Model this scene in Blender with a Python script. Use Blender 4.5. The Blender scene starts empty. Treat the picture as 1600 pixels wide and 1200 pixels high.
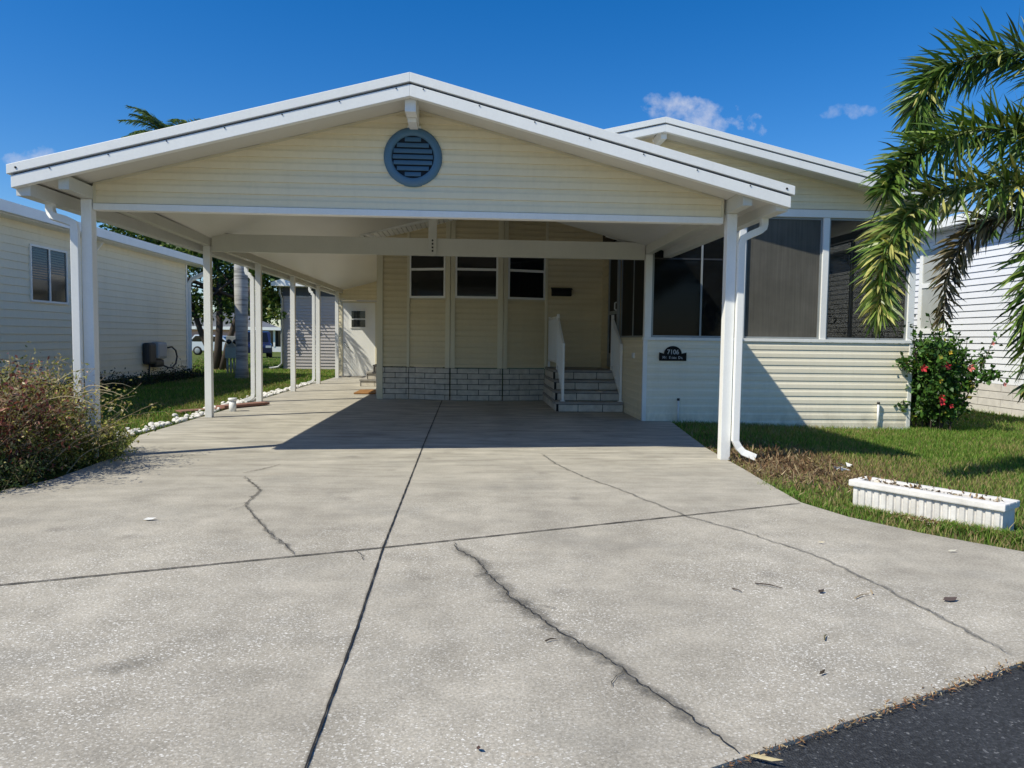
import bpy, bmesh, math, random
import numpy as np
from mathutils import Vector, Matrix
random.seed(7)
RNG = np.random.default_rng(11)
SC = bpy.context.scene
COL = SC.collection
ORG = {}

# ------------------------------------------------------------------ materials
def nd(nt, t, **kw):
    n = nt.nodes.new(t)
    for k, v in kw.items():
        setattr(n, k, v)
    return n

def new_mat(name):
    m = bpy.data.materials.new(name)
    m.use_nodes = True
    nt = m.node_tree
    b = nt.nodes['Principled BSDF']
    return m, nt, b

def pos(nt, scale=(1, 1, 1)):
    g = nd(nt, 'ShaderNodeNewGeometry')
    mp = nd(nt, 'ShaderNodeMapping')
    mp.inputs['Scale'].default_value = scale
    nt.links.new(g.outputs['Position'], mp.inputs['Vector'])
    return mp.outputs['Vector']

def noise(nt, vec, scale, detail=4, rough=.55):
    n = nd(nt, 'ShaderNodeTexNoise')
    n.inputs['Scale'].default_value = scale
    n.inputs['Detail'].default_value = detail
    n.inputs['Roughness'].default_value = rough
    nt.links.new(vec, n.inputs['Vector'])
    return n.outputs['Fac']

def ramp(nt, fac, stops):
    r = nd(nt, 'ShaderNodeValToRGB')
    e = r.color_ramp.elements
    while len(e) > len(stops):
        e.remove(e[-1])
    while len(e) < len(stops):
        e.new(.5)
    for el, (p, c) in zip(e, stops):
        el.position = p
        el.color = (c, c, c, 1) if isinstance(c, (int, float)) else (*c, 1)
    nt.links.new(fac, r.inputs['Fac'])
    return r.outputs['Color']

def mix(nt, fac, a, b, mode='MIX'):
    m = nd(nt, 'ShaderNodeMix', data_type='RGBA', blend_type=mode)
    for i, v in ((0, fac), (6, a), (7, b)):
        if isinstance(v, (int, float)):
            m.inputs[i].default_value = v if i == 0 else (v, v, v, 1)
        elif isinstance(v, tuple):
            m.inputs[i].default_value = (*v, 1)
        else:
            nt.links.new(v, m.inputs[i])
    return m.outputs[2]

def math_(nt, op, a, b=None):
    m = nd(nt, 'ShaderNodeMath', operation=op)
    for i, v in ((0, a), (1, b)):
        if v is None: continue
        if isinstance(v, (int, float)): m.inputs[i].default_value = v
        else: nt.links.new(v, m.inputs[i])
    return m.outputs[0]

def bump(nt, bsdf, fac, strength, dist=.01):
    b = nd(nt, 'ShaderNodeBump')
    b.inputs['Strength'].default_value = strength
    b.inputs['Distance'].default_value = dist
    nt.links.new(fac, b.inputs['Height'])
    nt.links.new(b.outputs['Normal'], bsdf.inputs['Normal'])

def mat(name, col, rough=.5, var=.1, vs=2.5, stretch=(1, 1, 1), bmp=0, bs=60, metal=0, spec=.5, fine=.04, dirt=0, grime=0):
    m, nt, b = new_mat(name)
    v = pos(nt, stretch)
    n = noise(nt, v, vs, 5)
    f = noise(nt, pos(nt), vs * 23, 3)
    lo = tuple(c * (1 - var) for c in col); hi = tuple(min(1, c * (1 + var * .6)) for c in col)
    c = mix(nt, ramp(nt, n, [(.3, 0.), (.7, 1.)]), lo, hi)
    c = mix(nt, 1., c, ramp(nt, f, [(.3, 1 - fine), (.7, 1.)]), 'MULTIPLY')
    if dirt:
        d = noise(nt, pos(nt, (6, 6, .6)), 1.2, 6, .7)
        c = mix(nt, math_(nt, 'MULTIPLY', ramp(nt, d, [(.48, 0.), (.75, 1.)]), dirt), c, tuple(x * .55 for x in col))
    if grime:      # splash dirt close to the ground
        g = nd(nt, 'ShaderNodeNewGeometry'); sz = nd(nt, 'ShaderNodeSeparateXYZ'); nt.links.new(g.outputs['Position'], sz.inputs[0])
        mr = nd(nt, 'ShaderNodeMapRange'); mr.inputs[1].default_value = .30; mr.inputs[2].default_value = -.08
        nt.links.new(sz.outputs['Z'], mr.inputs[0])
        gn = ramp(nt, noise(nt, pos(nt, (1, 1, .5)), 7, 6, .7), [(.35, .15), (.65, 1.)])
        c = mix(nt, math_(nt, 'MULTIPLY', math_(nt, 'MULTIPLY', mr.outputs[0], gn), grime), c, (.24, .20, .14))
    nt.links.new(c, b.inputs['Base Color'])
    b.inputs['Roughness'].default_value = rough
    b.inputs['Metallic'].default_value = metal
    b.inputs['Specular IOR Level'].default_value = spec
    if bmp: bump(nt, b, noise(nt, pos(nt), bs, 4), bmp)
    return m

def leaf_mat(name, transl=.3, rough=.5, spec=.35):
    m, nt, b = new_mat(name)
    a = nd(nt, 'ShaderNodeAttribute', attribute_name='Col')
    nt.links.new(a.outputs['Color'], b.inputs['Base Color'])
    b.inputs['Roughness'].default_value = rough
    b.inputs['Specular IOR Level'].default_value = spec
    t = nd(nt, 'ShaderNodeBsdfTranslucent')
    nt.links.new(mix(nt, 1., a.outputs['Color'], (1., 1., .55), 'MULTIPLY'), t.inputs['Color'])
    s = nd(nt, 'ShaderNodeMixShader')
    s.inputs[0].default_value = transl
    out = nt.nodes['Material Output']
    nt.links.new(b.outputs[0], s.inputs[1]); nt.links.new(t.outputs[0], s.inputs[2])
    nt.links.new(s.outputs[0], out.inputs['Surface'])
    return m

M = {}
M['siding_shaded'] = mat('shaded_cream_siding', (.70, .60, .385), .5, .08, 1.0, stretch=(.4, .4, 4), dirt=.12, bmp=.05, bs=120)  # cream siding again, with the carport's shade painted into a darker colour
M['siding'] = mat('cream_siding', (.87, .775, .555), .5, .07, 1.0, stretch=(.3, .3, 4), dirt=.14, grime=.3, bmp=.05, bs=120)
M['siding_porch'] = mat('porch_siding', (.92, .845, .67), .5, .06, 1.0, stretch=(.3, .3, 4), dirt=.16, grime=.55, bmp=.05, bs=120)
M['siding_left'] = mat('neighbour_siding', (.86, .78, .58), .5, .05, 1.0, dirt=.15)
M['siding_white'] = mat('white_siding', (.80, .81, .84), .5, .04, 1.0, dirt=.08)
M['siding_grey'] = mat('grey_siding', (.42, .39, .38), .5, .06, 1.0)
M['trim'] = mat('cream_trim', (.72, .66, .48), .45, .04, 2)
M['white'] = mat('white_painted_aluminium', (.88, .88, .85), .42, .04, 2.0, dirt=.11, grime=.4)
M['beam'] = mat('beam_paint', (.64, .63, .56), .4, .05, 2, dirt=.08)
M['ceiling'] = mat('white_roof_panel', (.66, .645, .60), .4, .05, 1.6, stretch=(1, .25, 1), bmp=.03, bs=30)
M['gutter'] = mat('gutter_white', (.72, .72, .69), .4, .05, 2, dirt=.12)
M['rooftop'] = mat('roof_top', (.62, .62, .60), .6, .1, 2)
M['dark'] = mat('dark_void', (.012, .012, .012), .8, .1)
M['blue'] = mat('blue_vent_paint', (.085, .19, .30), .5, .06, 4)
M['bluedark'] = mat('vent_slot', (.006, .016, .03), .7, .1)
M['block'] = mat('skirting_block', (.66, .61, .52), .9, .22, 9, bmp=.35, bs=45, fine=.2)
M['block_white'] = mat('white_block', (.72, .68, .63), .9, .14, 7, bmp=.3, bs=45, fine=.12)
M['mortar'] = mat('dark_joint', (.03, .03, .03), .95, .2)
M['tread'] = mat('stair_tread', (.33, .31, .28), .9, .2, 7, bmp=.2, bs=60)
M['black'] = mat('black_paint', (.005, .005, .005), .5, .1, spec=.2)
M['glyph'] = mat('pale_lettering', (.52, .54, .55), .4, .05)
M['planter'] = mat('planter_plaster', (.84, .81, .77), .8, .08, 6, bmp=.25, bs=40, dirt=.35, grime=.6)
M['soil'] = mat('planter_soil', (.10, .07, .045), .95, .4, 12, bmp=.6, bs=35)
M['pvc'] = mat('white_pvc', (.8, .8, .78), .4, .04, dirt=.15)
M['board'] = mat('reddish_board', (.28, .14, .10), .8, .25, 5, bmp=.1)
M['orange'] = mat('orange_board', (.33, .16, .05), .8, .3, 5)
M['metal'] = mat('grey_metal', (.32, .34, .34), .45, .1, 5, metal=.3)
M['metal_pale'] = mat('pale_green_metal', (.36, .42, .40), .5, .1, 5)
M['plastic'] = mat('grey_plastic', (.42, .42, .41), .45, .05)
M['plastic_dark'] = mat('dark_plastic', (.03, .03, .032), .5, .1)
M['stone'] = mat('white_stone', (.76, .73, .69), .85, .14, 9, bmp=.3, bs=40)
M['pink'] = mat('pink_wall', (.70, .40, .37), .7, .05)
M['farwhite'] = mat('far_white_wall', (.75, .74, .72), .6, .05)
M['roofgrey'] = mat('grey_shingles', (.22, .22, .23), .9, .2, 6)
M['carblue'] = mat('dark_blue_car_paint', (.02, .025, .07), .2, .05, spec=.8)
M['carwhite'] = mat('white_car_paint', (.6, .65, .7), .2, .05, spec=.8)
M['tyre'] = mat('tyre_rubber', (.015, .015, .015), .8, .1)
M['bark'] = mat('tree_bark', (.07, .052, .04), .95, .4, 7, stretch=(1, 1, .3), bmp=.8, bs=25)
M['twig'] = mat('dry_twig', (.42, .32, .20), .9, .35, 9)
M['twig_pale'] = mat('pale_cane', (.55, .45, .26), .9, .3, 9)
M['stem'] = mat('green_brown_stem', (.14, .12, .06), .9, .3, 9)
M['rachis'] = mat('frond_rachis', (.20, .24, .08), .6, .2, 9)
M['red'] = mat('red_petal', (.62, .035, .045), .5, .2, 30)
M['pinkpetal'] = mat('coral_petal', (.75, .20, .16), .5, .2, 30)
M['yellow'] = mat('yellow_leaf', (.6, .42, .04), .5, .2, 30)
M['leaf'] = leaf_mat('leaf', .28)
M['palm'] = leaf_mat('palm_leaf', .22, .38, .5)
M['grass'] = leaf_mat('grass_blade', .35, .6, .2)
M['litter'] = leaf_mat('dry_litter', .1, .8, .2)

def palm_bark():
    m, nt, b = new_mat('grey_palm_bark')
    v = pos(nt, (1, 1, 9))
    n = noise(nt, v, 1.6, 5)
    c = ramp(nt, n, [(.3, (.16, .15, .14)), (.5, (.40, .39, .37)), (.75, (.55, .54, .51))])
    nt.links.new(c, b.inputs['Base Color']); b.inputs['Roughness'].default_value = .9
    bump(nt, b, n, .5)
    return m
M['palmbark'] = palm_bark()

def glass_dark(name, col=(.008, .009, .010), rough=.06, spec=.5):
    m, nt, b = new_mat(name)
    n = noise(nt, pos(nt), 1.1, 3)
    c = mix(nt, n, tuple(x * .6 for x in col), tuple(x * 1.6 for x in col))
    nt.links.new(c, b.inputs['Base Color'])
    b.inputs['Roughness'].default_value = rough
    b.inputs['Specular IOR Level'].default_value = spec
    return m
M['glass'] = glass_dark('dark_window_glass')
M['glass_far'] = glass_dark('far_window_glass', (.015, .017, .018), .1)

def screen(name, col, transp, spec, rough, streak=.35):
    m, nt, b = new_mat(name)
    s = noise(nt, pos(nt, (38, 38, 1.2)), 1., 4)
    w = noise(nt, pos(nt), 2.2, 4)
    c = mix(nt, ramp(nt, s, [(.3, 0.), (.7, 1.)]), tuple(x * (1 - streak) for x in col), tuple(x * (1 + streak) for x in col))
    c = mix(nt, 1., c, ramp(nt, w, [(.3, .75), (.7, 1.)]), 'MULTIPLY')
    nt.links.new(c, b.inputs['Base Color'])
    b.inputs['Roughness'].default_value = rough
    b.inputs['Specular IOR Level'].default_value = spec
    t = nd(nt, 'ShaderNodeBsdfTransparent')
    t.inputs['Color'].default_value = (.8, .8, .78, 1)
    mx = nd(nt, 'ShaderNodeMixShader'); mx.inputs[0].default_value = transp
    nt.links.new(b.outputs[0], mx.inputs[1]); nt.links.new(t.outputs[0], mx.inputs[2])
    nt.links.new(mx.outputs[0], nt.nodes['Material Output'].inputs['Surface'])
    return m
M['vinyl'] = screen('dark_vinyl_window', (.010, .011, .012), .20, .16, .05, .1)
M['screen_grey'] = screen('grey_insect_screen', (.15, .142, .122), .16, .1, .7, .12)
M['screen_thin'] = screen('thin_insect_screen', (.03, .03, .027), .60, .12, .5, .1)
M['screen_black'] = screen('black_screen', (.012, .012, .012), .25, .2, .5)

def concrete():
    m, nt, b = new_mat('exposed_shell_concrete')
    g = nd(nt, 'ShaderNodeNewGeometry')
    sep = nd(nt, 'ShaderNodeSeparateXYZ'); nt.links.new(g.outputs['Position'], sep.inputs[0])
    P1 = pos(nt)
    big = noise(nt, P1, .75, 6, .6)
    mid = noise(nt, P1, 3.2, 7, .65)
    fine = noise(nt, P1, 85, 4, .7)
    c = mix(nt, ramp(nt, big, [(.3, 0.), (.7, 1.)]), (.485, .437, .357), (.625, .567, .467))
    c = mix(nt, 1., c, ramp(nt, mid, [(.28, .66), (.72, 1.08)]), 'MULTIPLY')
    c = mix(nt, 1., c, ramp(nt, fine, [(.3, .55), (.75, 1.15)]), 'MULTIPLY')
    # finishing streaks under the carport, running across the drive
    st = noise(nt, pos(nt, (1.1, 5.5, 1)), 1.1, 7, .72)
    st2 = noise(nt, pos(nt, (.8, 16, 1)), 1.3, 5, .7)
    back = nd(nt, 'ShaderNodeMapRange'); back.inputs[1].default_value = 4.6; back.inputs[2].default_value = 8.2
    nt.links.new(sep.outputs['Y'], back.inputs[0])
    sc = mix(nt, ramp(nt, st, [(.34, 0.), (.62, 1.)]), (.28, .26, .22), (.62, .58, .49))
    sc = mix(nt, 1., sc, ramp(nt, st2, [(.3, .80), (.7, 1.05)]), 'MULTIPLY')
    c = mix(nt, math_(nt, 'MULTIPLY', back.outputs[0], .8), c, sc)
    # grey damp patches and faint rust
    pt = noise(nt, pos(nt, (1, 1.4, 1)), .95, 6, .7)
    c = mix(nt, math_(nt, 'MULTIPLY', ramp(nt, pt, [(.52, 0.), (.70, 1.)]), .42), c, (.24, .23, .205))
    ru = noise(nt, pos(nt, (.7, 2, 1)), 1.9, 5, .6)
    c = mix(nt, math_(nt, 'MULTIPLY', ramp(nt, ru, [(.66, 0.), (.80, 1.)]), .35), c, (.44, .30, .17))
    # tyre wear lanes along the drive and oil drips under the carport
    ty = None
    for tx in (-2.35, -1.05, .55, 1.75):
        dx = math_(nt, 'ABSOLUTE', math_(nt, 'SUBTRACT', math_(nt, 'ADD', sep.outputs['X'], math_(nt, 'MULTIPLY', mid, .25)), tx + .12))
        mr_ = nd(nt, 'ShaderNodeMapRange'); mr_.inputs[1].default_value = .28; mr_.inputs[2].default_value = .05
        nt.links.new(dx, mr_.inputs[0]); ty = mr_.outputs[0] if ty is None else math_(nt, 'MAXIMUM', ty, mr_.outputs[0])
    tn = noise(nt, pos(nt, (2.5, .5, 1)), 2.0, 6, .7)
    c = mix(nt, math_(nt, 'MULTIPLY', ty, math_(nt, 'MULTIPLY', ramp(nt, tn, [(.35, 0.), (.7, 1.)]), .22)), c, (.19, .175, .155))
    od = nd(nt, 'ShaderNodeTexVoronoi'); od.inputs['Scale'].default_value = 1.7; nt.links.new(P1, od.inputs['Vector'])
    odn = math_(nt, 'ADD', od.outputs['Distance'], math_(nt, 'MULTIPLY', noise(nt, P1, 14, 4, .7), .22))
    c = mix(nt, math_(nt, 'MULTIPLY', ramp(nt, odn, [(.13, 1.), (.26, 0.)]), .38), c, (.12, .11, .10))
    # shell specks, two sizes
    den = ramp(nt, noise(nt, P1, .9, 4), [(.36, .12), (.62, 1.)])
    near = nd(nt, 'ShaderNodeMapRange'); near.inputs[1].default_value = 7.0; near.inputs[2].default_value = 3.6
    nt.links.new(sep.outputs['Y'], near.inputs[0])
    amt = math_(nt, 'MULTIPLY', den, near.outputs[0])
    for scl, thr, keep in ((62, .33, .60), (120, .36, .55)):
        vo = nd(nt, 'ShaderNodeTexVoronoi'); vo.inputs['Scale'].default_value = scl
        vm = nd(nt, 'ShaderNodeMapping'); vm.inputs['Scale'].default_value = (1, 1.5, 1); vm.inputs['Rotation'].default_value = (0, 0, .5 + scl * .01)
        nt.links.new(g.outputs['Position'], vm.inputs['Vector']); nt.links.new(vm.outputs[0], vo.inputs['Vector'])
        d = math_(nt, 'LESS_THAN', vo.outputs['Distance'], thr)
        cs = nd(nt, 'ShaderNodeSeparateColor'); nt.links.new(vo.outputs['Color'], cs.inputs[0])
        k = math_(nt, 'GREATER_THAN', cs.outputs[0], keep)
        bright = mix(nt, cs.outputs[1], (.46, .42, .36), (.92, .89, .82))
        c = mix(nt, math_(nt, 'MULTIPLY', math_(nt, 'MULTIPLY', d, k), math_(nt, 'MULTIPLY', amt, 1.0)), c, bright)
    nt.links.new(c, b.inputs['Base Color'])
    b.inputs['Roughness'].default_value = .9
    b.inputs['Specular IOR Level'].default_value = .25
    bump(nt, b, fine, .28, .006)
    return m
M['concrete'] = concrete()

def asphalt():
    m, nt, b = new_mat('asphalt')
    P1 = pos(nt)
    vo = nd(nt, 'ShaderNodeTexVoronoi'); vo.inputs['Scale'].default_value = 130
    nt.links.new(P1, vo.inputs['Vector'])
    cs = nd(nt, 'ShaderNodeSeparateColor'); nt.links.new(vo.outputs['Color'], cs.inputs[0])
    c = ramp(nt, cs.outputs[0], [(0, (.015, .016, .018)), (.75, (.038, .040, .044)), (.95, (.055, .058, .062)), (1, (.17, .17, .17))])
    c = mix(nt, 1., c, ramp(nt, noise(nt, P1, 2.0, 5), [(.3, .75), (.7, 1.2)]), 'MULTIPLY')
    nt.links.new(c, b.inputs['Base Color']); b.inputs['Roughness'].default_value = .85
    bump(nt, b, vo.outputs['Distance'], .9, .006)
    return m
M['asphalt'] = asphalt()

def lawn_ground():
    m, nt, b = new_mat('lawn_ground')
    P1 = pos(nt)
    n1 = noise(nt, P1, .8, 6, .65); n2 = noise(nt, P1, 9, 6, .7); n3 = noise(nt, P1, 60, 4, .7)
    c = mix(nt, ramp(nt, n1, [(.35, 0.), (.65, 1.)]), (.080, .135, .025), (.17, .19, .05))
    c = mix(nt, ramp(nt, n2, [(.5, 0.), (.75, .6)]), c, (.19, .15, .075))
    c = mix(nt, 1., c, ramp(nt, n3, [(.2, .45), (.8, 1.25)]), 'MULTIPLY')
    # dry bare patch beside the drive
    sub = nd(nt, 'ShaderNodeVectorMath', operation='SUBTRACT'); sub.inputs[1].default_value = (3.35, 7.3, 0)
    nt.links.new(P1, sub.inputs[0])
    sq = nd(nt, 'ShaderNodeVectorMath', operation='MULTIPLY'); sq.inputs[1].default_value = (.55, .42, 0)
    nt.links.new(sub.outputs[0], sq.inputs[0])
    ln = nd(nt, 'ShaderNodeVectorMath', operation='LENGTH'); nt.links.new(sq.outputs[0], ln.inputs[0])
    dd = math_(nt, 'ADD', ln.outputs['Value'], math_(nt, 'MULTIPLY', n2, .5))
    straw = mix(nt, n3, (.14, .095, .055), (.30, .22, .13))
    c = mix(nt, ramp(nt, dd, [(.75, 1.), (1.25, 0.)]), c, straw)
    nt.links.new(c, b.inputs['Base Color']); b.inputs['Roughness'].default_value = .95
    b.inputs['Specular IOR Level'].default_value = .1
    bump(nt, b, n3, .8, .03)
    return m
M['lawn'] = lawn_ground()

def stain_mat(name, col):
    m, nt, b = new_mat(name)
    a = nd(nt, 'ShaderNodeAttribute', attribute_name='Col')
    n = noise(nt, pos(nt), 34, 7, .75)
    f = math_(nt, 'MULTIPLY', a.outputs['Fac'], ramp(nt, n, [(.28, .12), (.58, 1.)]))
    f = math_(nt, 'MULTIPLY', f, .62)
    b.inputs['Base Color'].default_value = (*col, 1); b.inputs['Roughness'].default_value = .95
    t = nd(nt, 'ShaderNodeBsdfTransparent')
    s = nd(nt, 'ShaderNodeMixShader')
    nt.links.new(f, s.inputs[0]); nt.links.new(t.outputs[0], s.inputs[1]); nt.links.new(b.outputs[0], s.inputs[2])
    nt.links.new(s.outputs[0], nt.nodes['Material Output'].inputs['Surface'])
    return m
M['stain'] = stain_mat('damp_stain', (.10, .095, .085))
M['crack'] = mat('crack_dark', (.03, .028, .026), .95, .3, 30)
M['crack_faint'] = mat('crack_faint', (.20, .185, .16), .95, .3, 30)
M['joint'] = mat('joint_dark', (.022, .02, .02), .95, .4, 20)

# ------------------------------------------------------------------ mesh helpers
class MB:
    def __init__(s): s.v = []; s.f = []; s.sm = []
    def face(s, pts, smooth=False):
        i = len(s.v); s.v += [tuple(p) for p in pts]
        s.f.append(tuple(range(i, i + len(pts)))); s.sm.append(smooth)
    def box(s, x0, x1, y0, y1, z0, z1):
        i = len(s.v)
        s.v += [(x0, y0, z0), (x1, y0, z0), (x1, y1, z0), (x0, y1, z0), (x0, y0, z1), (x1, y0, z1), (x1, y1, z1), (x0, y1, z1)]
        for q in ((0, 3, 2, 1), (4, 5, 6, 7), (0, 1, 5, 4), (1, 2, 6, 5), (2, 3, 7, 6), (3, 0, 4, 7)):
            s.f.append(tuple(i + k for k in q)); s.sm.append(False)
    def obox(s, c, ux, uy, uz, hx, hy, hz):
        c, ux, uy, uz = Vector(c), Vector(ux).normalized(), Vector(uy).normalized(), Vector(uz).normalized()
        i = len(s.v)
        for a, b, d in ((-1, -1, -1), (1, -1, -1), (1, 1, -1), (-1, 1, -1), (-1, -1, 1), (1, -1, 1), (1, 1, 1), (-1, 1, 1)):
            s.v.append(tuple(c + ux * a * hx + uy * b * hy + uz * d * hz))
        for q in ((0, 3, 2, 1), (4, 5, 6, 7), (0, 1, 5, 4), (1, 2, 6, 5), (2, 3, 7, 6), (3, 0, 4, 7)):
            s.f.append(tuple(i + k for k in q)); s.sm.append(False)
    def wall(s, a, b, z0, z1, t, out=0.):     # box standing on the plan segment a-b, thickness t towards its right normal
        a, b = Vector((*a, 0)), Vector((*b, 0)); u = (b - a).normalized(); n = Vector((u.y, -u.x, 0))
        L = (b - a).length
        s.obox(a + u * L / 2 + n * (out + t / 2) + Vector((0, 0, (z0 + z1) / 2)), u, n, (0, 0, 1), L / 2, t / 2, (z1 - z0) / 2)
    def prism(s, poly, y0, y1):   # poly in xz, extruded along y
        n = len(poly); i = len(s.v)
        s.v += [(x, y0, z) for x, z in poly] + [(x, y1, z) for x, z in poly]
        s.f.append(tuple(i + k for k in range(n))); s.sm.append(False)
        s.f.append(tuple(i + n + k for k in reversed(range(n)))); s.sm.append(False)
        for k in range(n):
            j = (k + 1) % n
            s.f.append((i + k, i + n + k, i + n + j, i + j)); s.sm.append(False)
    def slab(s, xa, za, xb, zb, t, y0, y1):
        s.prism([(xa, za), (xb, zb), (xb, zb - t), (xa, za - t)], y0, y1)
    def plan(s, poly, z0, z1):    # poly in xy
        n = len(poly); i = len(s.v)
        s.v += [(x, y, z0) for x, y in poly] + [(x, y, z1) for x, y in poly]
        s.f.append(tuple(i + k for k in reversed(range(n)))); s.sm.append(False)
        s.f.append(tuple(i + n + k for k in range(n))); s.sm.append(False)
        for k in range(n):
            j = (k + 1) % n
            s.f.append((i + k, i + j, i + n + j, i + n + k)); s.sm.append(False)
    def tube(s, path, r, sides=8, cap=True, sq=None):
        path = [Vector(p) for p in path]; n = len(path)
        rs = r if isinstance(r, (list, tuple)) else [r] * n
        base = len(s.v); ref = None
        for k, p in enumerate(path):
            t = (path[min(k + 1, n - 1)] - path[max(k - 1, 0)]).normalized()
            if ref is None:
                ref = Vector((0, 1, 0)) if abs(t.y) < .8 else Vector((1, 0, 0))
            a = t.cross(ref).normalized(); bb = a.cross(t).normalized(); ref = bb
            for q in range(sides):
                an = 2 * math.pi * q / sides + (math.pi / 4 if sides == 4 else 0)
                ra, rb = (rs[k], rs[k]) if sq is None else sq
                s.v.append(tuple(p + a * math.cos(an) * ra + bb * math.sin(an) * rb))
        for k in range(n - 1):
            for q in range(sides):
                w = (q + 1) % sides
                s.f.append((base + k * sides + q, base + k * sides + w, base + (k + 1) * sides + w, base + (k + 1) * sides + q)); s.sm.append(sides > 5)
        if cap:
            s.f.append(tuple(base + q for q in reversed(range(sides)))); s.sm.append(False)
            s.f.append(tuple(base + (n - 1) * sides + q for q in range(sides))); s.sm.append(False)
    def lathe(s, prof, c, axis='z', seg=24):
        i = len(s.v); n = len(prof)
        for k in range(seg):
            a = 2 * math.pi * k / seg
            for r, h in prof:
                if axis == 'z': s.v.append((c[0] + r * math.cos(a), c[1] + r * math.sin(a), c[2] + h))
                elif axis == 'y': s.v.append((c[0] + r * math.cos(a), c[1] + h, c[2] + r * math.sin(a)))
                else: s.v.append((c[0] + h, c[1] + r * math.cos(a), c[2] + r * math.sin(a)))
        for k in range(seg):
            for q in range(n - 1):
                w = (k + 1) % seg
                s.f.append((i + k * n + q, i + w * n + q, i + w * n + q + 1, i + k * n + q + 1)); s.sm.append(True)
    def build(s, name, m, parent=None, bevel=0, loc=None):
        if loc is None: loc = ORG[parent.name] if parent else (0, 0, 0)
        me = bpy.data.meshes.new(name)
        me.from_pydata([(x - loc[0], y - loc[1], z - loc[2]) for x, y, z in s.v], [], s.f)
        me.polygons.foreach_set('use_smooth', s.sm)
        bm = bmesh.new(); bm.from_mesh(me)
        bmesh.ops.recalc_face_normals(bm, faces=bm.faces) if len(bm.faces) < 20000 else None
        if bevel:
            es = [e for e in bm.edges if len(e.link_faces) == 2 and e.calc_face_angle(0) > .6]
            bmesh.ops.bevel(bm, geom=es, offset=bevel, segments=2, affect='EDGES', profile=.6)
        bm.to_mesh(me); bm.free()
        me.materials.append(m)
        o = bpy.data.objects.new(name, me); COL.objects.link(o)
        if parent: o.parent = parent
        else: o.location = loc
        ORG[o.name] = loc
        return o

def arr_mesh(name, V, F, C, m, parent=None, loc=None, smooth=False):
    """numpy arrays of vertices, equal sided faces and per-vertex colours -> one mesh"""
    if loc is None: loc = ORG[parent.name] if parent else (0, 0, 0)
    V = np.asarray(V, np.float32) - np.array(loc, np.float32)
    F = np.asarray(F, np.int32); k = F.shape[1]
    me = bpy.data.meshes.new(name)
    me.vertices.add(len(V)); me.vertices.foreach_set('co', V.ravel())
    me.loops.add(F.size); me.loops.foreach_set('vertex_index', F.ravel())
    me.polygons.add(len(F)); me.polygons.foreach_set('loop_start', np.arange(0, F.size, k, dtype=np.int32))
    if smooth: me.polygons.foreach_set('use_smooth', np.ones(len(F), bool))
    me.update(calc_edges=True)
    if C is not None:
        at = me.color_attributes.new('Col', 'FLOAT_COLOR', 'POINT')
        C = np.concatenate([np.asarray(C, np.float32), np.ones((len(V), 1), np.float32)], 1)
        at.data.foreach_set('color', C.ravel())
    me.materials.append(m)
    o = bpy.data.objects.new(name, me); COL.objects.link(o)
    if parent: o.parent = parent
    else: o.location = loc
    ORG[o.name] = loc
    return o

def tag(o, label=None, cat=None, group=None, kind=None):
    if label: o['label'] = label
    if cat: o['category'] = cat
    if group: o['group'] = group
    if kind: o['kind'] = kind
    return o

def thing(name, loc, label, cat, group=None):
    o = bpy.data.objects.new(name, None); o.empty_display_size = .2
    COL.objects.link(o); o.location = loc; ORG[o.name] = tuple(loc)
    return tag(o, label, cat, group)

def siding(mb, a, b, z0, z1, pitch=.115, d=.014, xlim=None, cove=True):
    d *= 1.6
    """lap siding on plan segment a->b (outward = right-hand normal); xlim(z)->(u0,u1) clips a course"""
    a, b = Vector((*a, 0)), Vector((*b, 0)); u = (b - a).normalized(); n = Vector((u.y, -u.x, 0)); L = (b - a).length
    k = 0
    while z0 + k * pitch < z1 - 1e-4:
        zb = z0 + k * pitch; zt = min(zb + pitch, z1); h = zt - zb
        if cove: prof = [(0.0, zb), (d, zb + .002), (d, zb + h * .5), (d * .55, zb + h * .68), (d * .3, zt)]
        else: prof = [(0.0, zb), (d, zb + .002), (d * .15, zt)]
        rows = []
        for o, z in prof:
            u0, u1 = (0, L) if xlim is None else xlim(z)
            u0 = max(0, u0); u1 = min(L, u1)
            if u1 < u0: u0 = u1 = (u0 + u1) / 2
            rows.append((a + u * u0 + n * o + Vector((0, 0, z)), a + u * u1 + n * o + Vector((0, 0, z))))
        for r0, r1 in zip(rows, rows[1:]):
            if (r0[1] - r0[0]).length < .002 and (r1[1] - r1[0]).length < .002: continue
            mb.face([r0[0], r0[1], r1[1], r1[0]])
        k += 1

def blocks(mb, jm, a, b, z0, rows, rh=.1, ln=.41, gap=.008, seed=0, t=.03):
    """running bond of face blocks on plan segment a->b, with a dark backing"""
    a3, b3 = Vector((*a, 0)), Vector((*b, 0)); u = (b3 - a3).normalized(); n = Vector((u.y, -u.x, 0)); L = (b3 - a3).length
    r = random.Random(seed)
    jm.obox(a3 + u * L / 2 + n * (t * .3) + Vector((0, 0, z0 + rows * rh / 2)), u, n, (0, 0, 1), L / 2 - .001, t * .3, rows * rh / 2 - .002)
    for k in range(rows):
        x = -(.28 if k % 2 else .08) * ln / .41
        while x < L:
            x0 = max(0, x) + gap / 2; x1 = min(L, x + ln) - gap / 2
            if x1 - x0 > .03:
                o = t + r.uniform(-.004, .004)
                mb.obox(a3 + u * (x0 + x1) / 2 + n * o / 2 + Vector((0, 0, z0 + (k + .5) * rh)), u, n, (0, 0, 1), (x1 - x0) / 2, o / 2, rh / 2 - gap / 2)
            x += ln

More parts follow.
